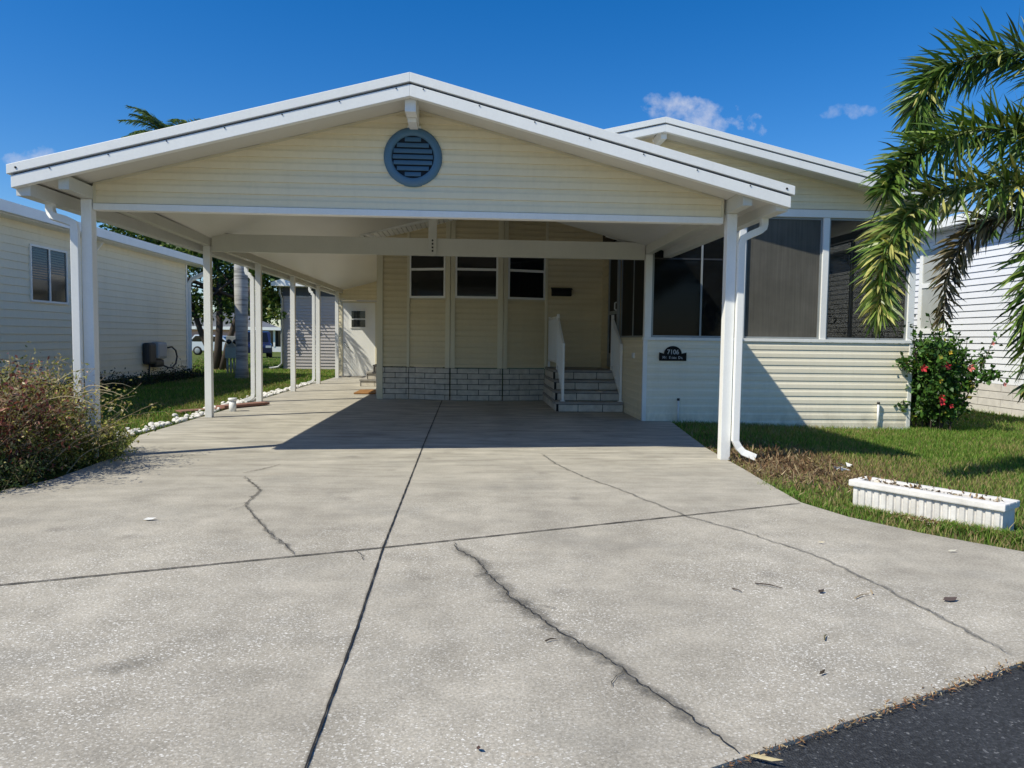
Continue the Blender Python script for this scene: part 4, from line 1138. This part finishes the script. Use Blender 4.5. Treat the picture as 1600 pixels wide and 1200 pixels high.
DRY = bush('dry_shrub', (-3.94, 6.75, 0), 'straggly yellow green dry shrub around the foot of the left front post', 'shrub', 180, (.26, .58, 1.0), 15500, .036,
     [(.24, .26, .05), (.42, .38, .10), (.55, .44, .22), (.10, .13, .035), (.66, .56, .36), (.30, .18, .09)], [.27, .30, .14, .16, .07, .06], 'twig', 5, (-.02, 0, 0), curl=.5)
bush('dry_shrub', (-4.05, 6.1, 0), 'dark red brown leafy shrub at the left edge of the picture', 'shrub', 150, (.24, .40, 1.12), 13500, .040,
     [(.20, .055, .045), (.11, .04, .035), (.30, .12, .08), (.08, .09, .03), (.48, .30, .20)], [.35, .25, .18, .15, .07], 'twig', 6, (-.1, 0, 0), curl=.6)
bush('low_shrub', (-3.86, 5.9, 0), 'low dark green creeping shrub in front of the red brown one', 'shrub', 120, (.30, .36, .36), 8500, .034,
     [(.05, .085, .02), (.03, .05, .015), (.10, .12, .03), (.16, .12, .06)], [.4, .3, .2, .1], 'stem', 8, (.05, 0, 0))
# long bare arching canes standing above the dry shrub
def canes(parent, base, n, seed):
    r = random.Random(seed)
    for k in range(n):
        b = Vector(base) + Vector((r.uniform(-.5, .30), r.uniform(-.5, .5), .35)); d = Vector((r.uniform(-.5, .7), r.uniform(-.4, .4), 1)); L = r.uniform(.5, .85)
        pts = [b]; d.normalize()
        for q in range(9):
            d = (d + Vector((r.uniform(-.12, .2), r.uniform(-.1, .1), -.10 - .022 * q))).normalized(); pts.append(pts[-1] + d * L / 9)
        mb = MB(); mb.tube(pts, [.0065 * (1 - .07 * q) for q in range(10)], 5); mb.build('cane', M['twig_pale'], parent)
canes(DRY, (-3.98, 6.75, 0), 26, 91)
bush('low_shrub', (-3.68, 7.25, 0), 'low yellow green weedy shrub growing round the foot of the left front post', 'shrub', 80, (.17, .5, .40), 7500, .032,
     [(.22, .26, .045), (.36, .35, .08), (.12, .16, .03), (.42, .3, .11)], [.35, .3, .2, .15], 'stem', 9, (.1, 0, 0))

# ------------------------------------------------------------------ hibiscus by the porch corner
hb = (7.12, 10.78, -.10)
HB = thing('hibiscus_bush', hb, 'tall green hibiscus bush with red flowers at the right corner of the porch', 'bush')
r = random.Random(12); rng = np.random.default_rng(12); mb = MB(); ends = []
for k in range(34):
    b = Vector(hb) + Vector((r.gauss(0, .15), r.gauss(0, .15), 0)); L = r.uniform(.9, 1.8)
    pts = twig_path(r, b, (r.gauss(0, .19), r.gauss(0, .24), 1), L, 7, .22); mb.tube(pts, [.012 * (1 - .1 * q) for q in range(8)], 5); ends.append(pts)
    for j in range(4):
        q = r.randrange(1, 6); p2 = twig_path(r, pts[q], (r.gauss(0, 1), r.gauss(0, .8), .5), r.uniform(.2, .42), 5, .4); mb.tube(p2, [.006 * (1 - .12 * z) for z in range(6)], 4); ends.append(p2)
mb.build('stems', M['bark'], HB)
P = []
for _ in range(9000):
    pts = r.choice(ends); k = r.uniform(.2, 1) * (len(pts) - 1); i = min(int(k), len(pts) - 2); p = pts[i].lerp(pts[i + 1], k - i)
    P.append((p.x + r.gauss(0, .045), p.y + r.gauss(0, .045), max(-.08, p.z + r.gauss(0, .045))))
V, F, C = leaves(np.array(P), .075, rng, pick(rng, len(P), [(.045, .12, .02), (.08, .18, .03), (.13, .24, .04), (.03, .07, .015), (.35, .33, .05)], [.35, .3, .18, .15, .02], .3), aspect=.62)
arr_mesh('foliage', V, F, C, M['leaf'], HB)
for (x, z, m, s_) in ((6.59, .845, 'red', .085), (6.87, .90, 'red', .095), (6.93, .87, 'red', .07), (7.27, .86, 'pinkpetal', .085), (6.86, .42, 'red', .085), (6.87, .35, 'red', .07), (7.62, 1.22, 'pinkpetal', .05), (7.85, .62, 'pinkpetal', .05), (6.95, 1.08, 'yellow', .05), (6.84, .66, 'yellow', .05), (7.0, .3, 'red', .05)):
    mb = MB(); y = 10.30 + (abs(x - 7.1) * .12); c = Vector((x, y, z))
    s_ *= .78
    for k in range(5):
        a = k * 1.2566 + x; d = Vector((math.cos(a), -.35, math.sin(a))).normalized(); q = Vector((-math.sin(a), 0, math.cos(a)))
        mb.face([c, c + d * s_ * .6 + q * s_ * .36, c + d * s_ + Vector((0, -.012, 0)), c + d * s_ * .6 - q * s_ * .36])
    mb.build('flower', M[m], HB)

bush('leafy_shrub', (7.25, 13.1, -.1), 'dark leafy shrub seen through the right porch screen', 'shrub', 60, (.28, .5, 1.75), 4200, .085,
     [(.04, .09, .02), (.07, .14, .03), (.025, .05, .015)], [.4, .35, .25], 'stem', 19, (0, 0, 0), curl=.3, tw_r=.009)
# ------------------------------------------------------------------ palms
def frond_geo(spine, n, L0, rng, pal, wts, wid=.030, ang=(.55, 1.0), droop=.35, sub=60, plumose=True, tipf=.55):
    sp_ = [Vector(p) for p in spine]
    def cat(t):
        k = t * (len(sp_) - 1); i = min(int(k), len(sp_) - 2); f = k - i
        p0, p1, p2, p3 = sp_[max(i - 1, 0)], sp_[i], sp_[i + 1], sp_[min(i + 2, len(sp_) - 1)]
        return .5 * ((2 * p1) + (p2 - p0) * f + (2 * p0 - 5 * p1 + 4 * p2 - p3) * f * f + (3 * p1 - p0 - 3 * p2 + p3) * f ** 3)
    path = [cat(k / sub) for k in range(sub + 1)]
    Vs, Cs = [], []
    cols = pick(rng, n, pal, wts, .3)
    for q in range(n):
        t = .06 + .94 * (q + rng.uniform(0, 1)) / n; k = min(int(t * sub), sub - 1)
        p = path[k].lerp(path[k + 1], t * sub - k); T = (path[k + 1] - path[k]).normalized()
        side = T.cross(Vector((0, 0, 1)));  side = side.normalized() if side.length > .05 else Vector((1, 0, 0))
        up = side.cross(T).normalized()
        ph = rng.uniform(0, 2 * math.pi) if plumose else rng.choice([0, math.pi]) + rng.uniform(-.35, .35)
        rad = side * math.cos(ph) + up * math.sin(ph) * (1 if plumose else .6)
        an = rng.uniform(*ang)
        d = (T * math.cos(an) + rad * math.sin(an)).normalized()
        L = L0 * (tipf + (1 - tipf) * math.sin(math.pi * min(1, t * .9 + .12))) * rng.uniform(.8, 1.15)
        g = Vector((0, 0, -1))
        d2 = (d + g * droop * rng.uniform(.4, 1.3)).normalized()
        d3 = (d2 + g * droop * rng.uniform(.4, 1.3)).normalized()
        m1 = p + d * L * .35; m2 = m1 + d2 * L * .35; tip = m2 + d3 * L * .3
        wv = d.cross(Vector(rng.normal(size=3))).normalized() * wid * .5
        Vs += [p - wv * .5, p + wv * .5, m1 - wv, m1 + wv, m2 - wv * .8, m2 + wv * .8, tip]
        c = cols[q]; Cs += [c * .8] * 2 + [c] * 2 + [c * 1.05] * 2 + [c * 1.15]
    V = np.array([tuple(v) for v in Vs]); C = np.clip(np.array(Cs), 0, 1)
    i = np.arange(n)[:, None] * 7
    F = np.concatenate([i + [[0, 1, 3]], i + [[0, 3, 2]], i + [[2, 3, 5]], i + [[2, 5, 4]], i + [[4, 5, 6]]], 0)
    return path, V, F, C
PG = [(.06, .12, .02), (.11, .19, .032), (.19, .26, .055), (.028, .05, .012), (.30, .31, .10)]
PALM = thing('foxtail_palm', (5.95, 6.75, -.1), 'bushy foxtail palm whose drooping fronds hang in from the right', 'palm tree')
mb = MB(); mb.tube([(5.98, 6.75, -.15), (5.97, 6.75, .2), (5.95, 6.75, .9), (5.95, 6.75, 1.7), (5.96, 6.72, 2.3), (6.0, 6.7, 2.75)], [.17, .13, .115, .11, .10, .06], 14); mb.build('trunk', M['palmbark'], PALM)
FR = [([(6.01, 6.7, 2.75), (5.62, 6.77, 3.6), (5.18, 6.83, 3.94), (4.75, 6.9, 3.92), (4.42, 6.97, 3.76), (4.30, 7.03, 3.50), (4.40, 7.1, 3.24)], 400, .45, [.32, .32, .22, .10, .04], .35),
      ([(6.02, 6.7, 2.75), (5.5, 6.66, 3.12), (5.06, 6.62, 3.16), (4.58, 6.54, 3.14), (4.11, 6.46, 2.98), (3.76, 6.38, 2.75), (3.60, 6.3, 2.52)], 380, .44, [.32, .32, .22, .10, .04], .35),
      ([(6.03, 6.7, 2.68), (5.5, 6.65, 2.70), (5.02, 6.6, 2.66), (4.4, 6.5, 2.61), (3.95, 6.4, 2.42), (3.68, 6.3, 2.13), (3.53, 6.2, 1.80), (3.48, 6.1, 1.45)], 460, .43, [.10, .2, .35, .05, .3], .42),
      ([(6.03, 6.7, 2.62), (5.6, 6.75, 2.58), (5.24, 6.8, 2.46), (4.94, 6.9, 2.37), (4.77, 7.0, 2.15), (4.72, 7.1, 1.85), (4.77, 7.2, 1.45)], 230, .30, [.1, .2, .2, .2, .3], .5),
      ([(6.03, 6.7, 2.62), (5.65, 6.62, 2.55), (5.38, 6.58, 2.34), (5.12, 6.45, 1.89), (4.97, 6.33, 1.42), (4.96, 6.2, .85)], 340, .40, [.3, .3, .2, .15, .05], .45),
      ([(6.02, 6.7, 2.72), (5.6, 6.55, 3.05), (5.3, 6.4, 3.10), (5.02, 6.15, 2.9), (4.95, 5.95, 2.5)], 150, .34, [0, .1, .3, .0, .6], .4),
      ([(6.05, 6.7, 2.72), (6.5, 6.6, 3.4), (7.0, 6.5, 3.6), (7.6, 6.4, 3.3), (7.9, 6.3, 2.7)], 200, .40, [.34, .32, .2, .12, .02], .35),
      ([(6.05, 6.75, 2.72), (6.1, 7.3, 3.4), (6.2, 7.9, 3.6), (6.3, 8.5, 3.2), (6.35, 8.8, 2.6)], 200, .40, [.34, .32, .2, .12, .02], .35),
      ([(6.05, 6.65, 2.65), (6.4, 6.2, 2.9), (6.8, 5.8, 2.7), (7.1, 5.5, 2.2), (7.2, 5.3, 1.5)], 180, .40, [.34, .32, .2, .12, .02], .35)]
rng = np.random.default_rng(8)
for (spn, n, L0, wts, dr_) in FR:
    pal = PG[:4] + [(.46, .44, .14)]
    if n == 230: pal = [(.06, .075, .02), (.13, .10, .05), (.20, .16, .08), (.04, .035, .02), (.30, .25, .15)]
    if n == 150: pal = PG[:4] + [(.46, .40, .10)]
    path, V, F, C = frond_geo(spn, int(n * 1.6), L0 * 1.02, rng, pal, wts, .026, (.55, 1.2), dr_ * .6)
    fo = arr_mesh('frond', V, F, C, M['palm'], PALM)
    mb = MB(); mb.tube(path, [.016 * (1 - .85 * k / 60) for k in range(61)], 6); mb.build('rachis', M['rachis'], fo)

def feather_palm(base, h, r0, rtop, nfr, fl, label, seed, lean=(0, 0), leaf=.5, name='palm_tree', trunkm='palmbark', bulge=None, zmin=-.9, nl=70, wid=.035):
    t = thing(name, base, label, 'palm tree'); rng = np.random.default_rng(seed)
    b = Vector(base); pth = []; rad = []
    for k in range(13):
        f = k / 12; pth.append(b + Vector((lean[0] * f * f, lean[1] * f * f, h * f - .05))); rr = r0 + (rtop - r0) * f
        if bulge: rr += bulge * math.exp(-((f - .62) / .28) ** 2)
        rad.append(rr + (.06 * r0 / .2 if k == 0 else 0))
    mb = MB(); mb.tube(pth, rad, 16); mb.build('trunk', M[trunkm], t)
    top = pth[-1]
    for k in range(nfr):
        a = k * 2.399 + rng.uniform(-.2, .2); el = rng.uniform(-.1, 1.2) if nfr > 6 else rng.uniform(.3, 1.0)
        d = Vector((math.cos(a) * math.cos(el), math.sin(a) * math.cos(el), math.sin(el))); L = fl * rng.uniform(.85, 1.1)
        p = [top]; 
        for q in range(5):
            d = (d + Vector((0, 0, -.24))).normalized(); p.append(p[-1] + d * L / 5)
        path, V, F, C = frond_geo(p, nl, leaf, rng, PG, [.3, .3, .2, .1, .1], wid, (.7, 1.1), .3, 24, False, .4)
        fo = arr_mesh('frond', V, F, C, M['palm'], t)
        mb = MB(); mb.tube(path, [.03 * (1 - .8 * q / 24) for q in range(25)], 5); mb.build('rachis', M['rachis'], fo)
feather_palm((-6.38, 21.0, -.04), 4.7, .165, .12, 9, 1.5, 'smooth grey palm trunk standing on the left lawn beside the meter box', 41, bulge=.05, leaf=.4)
feather_palm((-12.5, 32.5, -.1), 9.3, .16, .11, 34, 2.15, 'distant palm crown showing above the left slope of the carport roof', 42, leaf=.60, nl=190, wid=.03)

# ------------------------------------------------------------------ broadleaf trees
def broad_tree(name, base, label, trunks, clumps, per, leaf, pal, wts, seed):
    t = thing(name, base, label, 'tree'); rng = np.random.default_rng(seed); r = random.Random(seed)
    mb = MB()
    for tp, rad in trunks: mb.tube(tp, [rad * (1 - .11 * k) for k in range(len(tp))], 9)
    for (c, rr) in clumps[:14]:
        s_ = trunks[r.randrange(len(trunks))][0][-2]; e = Vector(c); m_ = (Vector(s_) + e) / 2 + Vector((r.uniform(-.2, .2), r.uniform(-.2, .2), .1)); mb.tube([s_, m_, e], [.06, .04, .015], 6)
    mb.build('trunk', M['bark'], t)
    V, F, C = crown(rng, clumps, per, leaf, pal, wts, aspect=.42, shellbias=.45)
    ctr = np.mean([c for c, _ in clumps], axis=0)
    arr_mesh('crown', V, F, C, M['leaf'], t)
    return t
r = random.Random(3); cl_ = []
for k in range(52):
    a = r.uniform(0, 6.28); q = r.uniform(0, 1) ** .5
    x = -9.6 + math.cos(a) * q * 3.4; y = 28.6 + math.sin(a) * q * 2.6; z = 3.3 + r.uniform(-1.2, 2.0) * (1 - .55 * q * q)
    cl_.append(((x, y, z), r.uniform(.45, .8)))
cl_ += [((-7.1, 27.4, 2.35), .55), ((-7.2, 27.6, 2.9), .6), ((-7.6, 27.2, 2.3), .6), ((-7.0, 26.8, 2.0), .35), ((-8.5, 26.7, 2.1), .5), ((-9.3, 26.7, 2.2), .55), ((-10.0, 26.8, 2.3), .6), ((-12.2, 27.5, 4.2), .8), ((-11.4, 27.4, 4.6), .7), ((-12.9, 27.6, 4.3), .6), ((-10.6, 27.3, 4.7), .8), ((-11.8, 27.0, 4.9), .8), ((-9.8, 27.1, 4.5), .8), ((-11.0, 27.0, 4.3), .8), ((-12.6, 27.0, 4.7), .7)]
MG = [(.045, .10, .015), (.075, .145, .025), (.025, .06, .012), (.15, .20, .035), (.23, .25, .06)]
broad_tree('broadleaf_tree', (-8.9, 26.6, 0), 'dark leafy broad tree behind the left neighbouring house', [([(-8.95, 26.6, -.1), (-8.9, 26.6, .8), (-8.85, 26.6, 1.5), (-8.9, 26.8, 2.4), (-9.0, 27, 3.2)], .15), ([(-8.75, 26.5, -.1), (-8.55, 26.5, .8), (-8.3, 26.5, 1.6), (-8.0, 26.6, 2.4), (-7.7, 26.7, 3.0)], .12), ([(-9.1, 26.7, .3), (-9.5, 26.7, 1.2), (-9.8, 26.8, 2.0), (-10.2, 27, 2.8)], .11)],
           cl_, 620, .20, MG, [.3, .28, .17, .17, .08], 14)
# farther trees that close the horizon
for i, (x, y, h, wd_, lab) in enumerate(((-27, 92, 7.5, 5.0, 'hazy round tree far behind the pink house'), (-12, 104, 6.0, 5.5, 'low dark tree on the horizon right of the pink house'), (16, 46, 5.0, 3.0, 'leafy tree far behind the white neighbouring house'))):
    r = random.Random(i + 60); cl2 = []
    for k in range(26):
        a = r.uniform(0, 6.28); q = r.uniform(0, 1) ** .5; cl2.append(((x + math.cos(a) * q * wd_ * .7, y + math.sin(a) * q * wd_ * .6, h * .58 + r.uniform(-.3, .38) * h * (1 - .5 * q * q)), r.uniform(.16, .26) * wd_))
    g0 = gz(x, y)
    broad_tree('broadleaf_tree', (x, y, g0), lab, [([(x, y, g0 - .2), (x, y, h * .2), (x + .2, y, h * .4), (x + .3, y, h * .55)], .25)], cl2, 260, .42, MG, [.35, .3, .2, .1, .05], 70 + i)

# ------------------------------------------------------------------ left neighbouring house
NX = -8.0
NL = thing('house', (-11, 13, 0), 'pale sided neighbouring house on the left with white eave gutter', 'house')
mb = MB(); siding(mb, (NX, 1.5), (NX, 21.3), .17, 3.2, .142, .013, None, False); mb.build('wall_siding', M['siding_left'], NL)
mb = MB(); siding(mb, (NX, 21.3), (-14.6, 21.3), .17, 3.2, .142, .013, None, False); mb.build('wall_siding', M['siding_left'], NL)
mb = MB(); mb.box(-14.5, NX - .03, 1.6, 21.25, -.05, .17); mb.build('skirting', M['roofgrey'], NL)
mb = MB(); mb.box(NX - .01, NX + .035, 21.24, 21.33, .15, 3.17); mb.build('corner_trim', M['white'], NL)
mb = MB(); mb.slab(-7.67, 3.31, -11.3, 4.05, .11, 1.2, 22.2); mb.slab(-14.95, 3.31, -11.3, 4.05, .11, 1.2, 22.2); mb.build('roof', M['rooftop'], NL)
mb = MB(); mb.prism([(NX, 3.2), (-11.3, 3.9), (-14.6, 3.2)], 21.25, 21.3); mb.build('gable', M['siding_left'], NL)
gutter(-7.70, -7.57, 1.2, 22.24, 3.16, 3.34, 1).build('gutter', M['white'], NL)
mb = MB(); mb.box(NX, -7.70, 1.3, 22.15, 3.15, 3.18); mb.build('soffit', M['white'], NL)
mb = MB(); mb.tube([(-7.63, 21.9, 3.17), (-7.63, 21.9, 3.05), (-7.67, 21.8, 2.95), (-7.89, 21.45, 2.75), (-7.94, 21.4, 2.64), (-7.94, 21.4, 1.2), (-7.94, 21.4, .02)], 1, 4, True, sq=(.066, .055)); mb.build('downspout', M['white'], NL)
mb = MB(); y0, y1, z0, z1 = 13.90, 15.13, 1.755, 2.80; f = .038
mb.box(NX - .01, NX + .045, y0, y1, z0, z0 + f); mb.box(NX - .01, NX + .045, y0, y1, z1 - f, z1)
for a in (y0, (y0 + y1) / 2 - .02, y1 - f): mb.box(NX - .01, NX + .045, a, a + f, z0 + f, z1 - f)
wn = mb.build('window', M['white'], NL, .003)
mb = MB(); mb.box(NX + .005, NX + .024, y0 + f, y1 - f, z0 + f, z1 - f); mb.build('pane', M['glass_far'], wn)
mb = MB()
for (ya, yb, nb) in ((y0 + f, (y0 + y1) / 2 - .02, 13), ((y0 + y1) / 2 + .02, y1 - f, 10)):
    for k in range(nb): mb.box(NX + .0245, NX + .026, ya, yb, z1 - f - .03 - k * .046, z1 - f - .014 - k * .046)
mb.build('blind', mat('blue_grey_blind', (.06, .11, .14), .5, .3, 9), wn)
mb = MB(); mb.prism([(NX + .0, 3.12), (NX + .21, 3.12), (NX + .0, 2.87)], 16.2, 16.27); mb.build('eave_bracket', M['white'], NL)
# hose reel box
HRL = thing('hose_reel', (NX, 19.0, .2), 'grey hose reel box with a dark hose on the left neighbour wall', 'hose reel')
mb = MB(); mb.box(NX + .02, NX + .24, 18.85, 19.4, .57, 1.0); mb.build('cover', M['plastic'], HRL, .07)
mb = MB(); mb.box(NX + .015, NX + .20, 18.42, 18.84, .45, .98); mb.build('drum', M['plastic_dark'], HRL, .06)
mb = MB(); mb.box(NX + .02, NX + .18, 18.8, 19.35, .36, .56); mb.build('reel_base', M['plastic_dark'], HRL, .06)
mb = MB(); hp = [(NX + .1, 19.3, .42), (NX + .16, 19.6, .33), (NX + .17, 19.85, .32), (NX + .17, 20.08, .42), (NX + .16, 20.2, .60), (NX + .14, 20.17, .76), (NX + .1, 20.02, .86), (NX + .06, 19.85, .84)]
mb.tube(hp, .022, 7); mb.build('hose', M['plastic_dark'], HRL)
mb = MB(); mb.tube([(NX + .1, 18.65, .5), (NX + .1, 18.6, .25), (NX + .08, 18.6, -.02)], .022, 7); mb.build('supply_pipe', M['plastic_dark'], HRL)
# dark plants along the foot of that wall
rng = np.random.default_rng(17); n = 9000
P = np.column_stack([rng.uniform(-8.0, -7.5, n), rng.uniform(9.0, 21.8, n), np.abs(rng.normal(0, .13, n))])
V, F, C = leaves(P, .06, rng, pick(rng, n, [(.03, .05, .015), (.05, .08, .02), (.06, .04, .025)]), aspect=.45)
tag(arr_mesh('ground_cover', V, F, C, M['leaf']), 'dark low ground cover along the foot of the left neighbour wall', 'ground cover', kind='stuff')

# ------------------------------------------------------------------ meter pedestal, grey house, far street
MP = thing('meter_pedestal', (-7.42, 23.5, 0), 'grey green utility meter pedestal on legs left of the palm trunk', 'meter box')
mb = MB(); mb.box(-7.63, -7.24, 23.4, 23.6, .47, .80); mb.build('lower_box', M['metal_pale'], MP, .012)
mb = MB(); mb.box(-7.60, -7.22, 23.42, 23.6, .803, 1.16); mb.build('upper_box', M['metal'], MP, .012)
for x in (-7.51, -7.31):
    mb = MB(); mb.lathe([(0, -.10), (.055, -.09), (.075, -.03), (.08, 0)], (x, 23.415, .99), 'y', 16); mb.build('meter', M['glass_far'], MP)
for x in (-7.58, -7.48, -7.38, -7.28):
    mb = MB(); mb.tube([(x, 23.5, -.08), (x, 23.5, .47)], .03, 8); mb.build('leg', M['metal'], MP)

GH = thing('house', (-4.5, 27, 0), 'grey sided house half in tree shadow beyond the far end of the carport', 'house')
mb = MB(); siding(mb, (-6.72, 27), (-1.0, 27), .0, 2.62, .115, .02, None, False); mb.build('wall_siding', M['siding_grey'], GH)
mb = MB(); siding(mb, (-6.72, 36), (-6.72, 27.0), .0, 2.72, .115, .02, None, False); mb.build('wall_siding', M['siding_grey'], GH)
mb = MB(); mb.box(-6.75, -1.0, 26.985, 27.04, 2.625, 2.92); mb.build('eave_shade_band', mat('eave_shade_paint', (.05, .06, .08), .6, .1), GH)  # dark strip painting the eave's shadow across the top of the siding
mb = MB(); mb.prism([(-7.0, 3.06), (-4.0, 4.1), (-1.0, 3.06), (-1.0, 2.94), (-7.0, 2.94)], 26.4, 36); mb.build('roof', M['white'], GH)
mb = MB(); mb.tube([(-6.8, 26.8, 2.95), (-6.8, 26.85, 2.7), (-6.76, 26.93, 2.5), (-6.76, 26.93, .2), (-6.9, 26.9, .06), (-7.2, 26.85, .02)], .045, 7); mb.build('downspout', M['metal'], GH)

fy = 80.; fg = gz(-20, fy)
FH = thing('house', (-24, fy, fg), 'far pink and white house with long white eave beyond the lawn', 'house')
mb = MB(); mb.box(-30, -24.3, fy, fy + 6, fg, fg + 2.3); mb.build('pink_wall', M['pink'], FH)
mb = MB(); mb.box(-24.3, -17.8, fy, fy + 6, fg, fg + .55); mb.build('porch_wall', M['farwhite'], FH)
mb = MB(); mb.box(-24.28, -17.82, fy + .6, fy + 6, fg + .55, fg + 2.3); mb.build('window_band', M['glass_far'], FH)
for x in (-24.2, -22.4, -20.9, -19.4, -17.9): 
    mb = MB(); mb.box(x - .09, x + .09, fy - .05, fy + .1, fg + .55, fg + 2.3); mb.build('post', M['white'], FH)
mb = MB(); mb.box(-31, -17, fy - .6, fy + 7, fg + 2.3, fg + 2.62); mb.build('eave', M['white'], FH)
mb = MB(); mb.prism([(-31, fg + 2.63), (-26.5, fg + 4.3), (-22.0, fg + 2.63)], fy, fy + 7); mb.build('roof', M['roofgrey'], FH)

def car(name, loc, rot, m, label, cat, L=4.4, W=1.8, H=1.62):
    t = thing(name, loc, label, cat); t.rotation_euler = (0, 0, rot)
    def B(mb, nm, mm, bev=0):
        o = mb.build(nm, M[mm], None, bev, (0, 0, 0)); o.parent = t; o.location = (0, 0, 0); ORG[o.name] = (0, 0, 0); return o
    mb = MB(); mb.prism([(-L / 2, .32), (L / 2, .32), (L / 2, .72), (L / 2 - .1, .86), (L * .24, .98), (L * .10, H - .06), (-L * .36, H), (-L * .47, .98), (-L / 2, .9)], -W / 2, W / 2); B(mb, 'body', m, .06)
    mb = MB(); mb.prism([(L * .21, 1.0), (L * .085, H - .12), (-L * .34, H - .08), (-L * .44, 1.0)], -W / 2 - .006, W / 2 + .006); B(mb, 'side_window', 'glass')
    for sx in (-1, 1):
        mb = MB(); xa, xb, za, zb = (L * .232, L * .112, 1.0, H - .12) if sx > 0 else (-L * .462, -L * .372, 1.02, H - .1)
        mb.face([(xa + sx * .03, -W * .42, za), (xa + sx * .03, W * .42, za), (xb + sx * .03, W * .38, zb), (xb + sx * .03, -W * .38, zb)]); B(mb, 'windshield' if sx > 0 else 'rear_window', 'glass')
    for sx in (-1, 1):
        for sy in (-1, 1):
            mb = MB(); mb.lathe([(0, -.1), (.2, -.1), (.32, -.1), (.33, -.06), (.33, .06), (.32, .1), (0, .1)], (sx * L * .31, sy * (W / 2 - .06), .33), 'y', 18); wh = B(mb, 'wheel', 'tyre')
            mb = MB(); mb.lathe([(0, sy * .112), (.17, sy * .112), (.2, sy * .10)], (sx * L * .31, sy * (W / 2 - .06), .33), 'y', 14); o = B(mb, 'rim', 'metal'); o.parent = wh
    for sy in (-1, 1):
        mb = MB(); mb.box(L / 2 - .02, L / 2 + .012, sy * W * .38 - .16, sy * W * .38 + .16, .66, .80); B(mb, 'headlight', 'farwhite')
        mb = MB(); mb.box(-L / 2 - .012, -L / 2 + .02, sy * W * .42 - .09, sy * W * .42 + .09, .78, 1.0); B(mb, 'tail_light', 'red')
car('parked_car', (-13.9, 48.5, gz(-13.9, 48.5)), -1.25, 'carblue', 'dark blue parked car on the far lawn behind the palm trunk', 'car', 4.4, 1.85, 1.72)
car('parked_car', (-18.6, 56, gz(-18.6, 56)), -.1, 'carwhite', 'pale parked car far away left of the meter pedestal', 'car', 4.2, 1.75, 1.5)

# ------------------------------------------------------------------ right neighbouring house
QX = 10.0
NR = thing('house', (12, 17, 0), 'bright white sided neighbouring house behind the palm on the right', 'house')
mb = MB()
siding(mb, (QX, 26), (QX, 10.0), .46, 3.6, .128, .014, None, False); siding(mb, (QX, 10.0), (16, 10.0), .46, 3.6, .128, .014, None, False)
mb.build('wall_siding', M['siding_white'], NR)
mb = MB(); jm = MB(); blocks(mb, jm, (QX, 24), (QX, 10.0), -.12, 4, .145, .62, .012, 33, .03); sk = mb.build('skirting', M['block_white'], NR); jm.build('skirting_joint', mat('grey_joint', (.25, .23, .21), .9, .1), sk)
mb = MB(); mb.box(QX - .04, QX + .01, 9.98, 10.06, .3, 3.6); mb.build('corner_trim', M['white'], NR)
mb = MB(); mb.slab(QX - .35, 3.74, 13, 4.45, .10, 9.6, 26.4); mb.slab(16.35, 3.74, 13, 4.45, .10, 9.6, 26.4); mb.build('roof', M['white'], NR)
mb = MB(); mb.box(QX - .40, QX - .352, 9.58, 26.4, 3.58, 3.76); mb.box(QX - .35, QX, 9.6, 26.4, 3.58, 3.62); mb.build('eave_fascia', M['white'], NR)
mb = MB(); y0, y1, z0, z1 = 15.0, 15.95, 1.42, 3.36; f = .11
mb.box(QX - .05, QX - .012, y0, y1, z0, z0 + f); mb.box(QX - .05, QX - .012, y0, y1, z1 - f, z1); mb.box(QX - .05, QX - .012, y0, y0 + f, z0 + f, z1 - f); mb.box(QX - .05, QX - .012, y1 - f, y1, z0 + f, z1 - f); mb.box(QX - .05, QX - .014, y0 + f, y1 - f, 2.42, 2.52)
wn = mb.build('window', M['white'], NR, .004)
mb = MB(); mb.box(QX - .03, QX - .02, y0 + f, y1 - f, z0 + f, 2.42); mb.box(QX - .03, QX - .02, y0 + f, y1 - f, 2.52, z1 - f); mb.build('pane', mat('pale_curtained_pane', (.42, .43, .40), .15, .1), wn)

import os
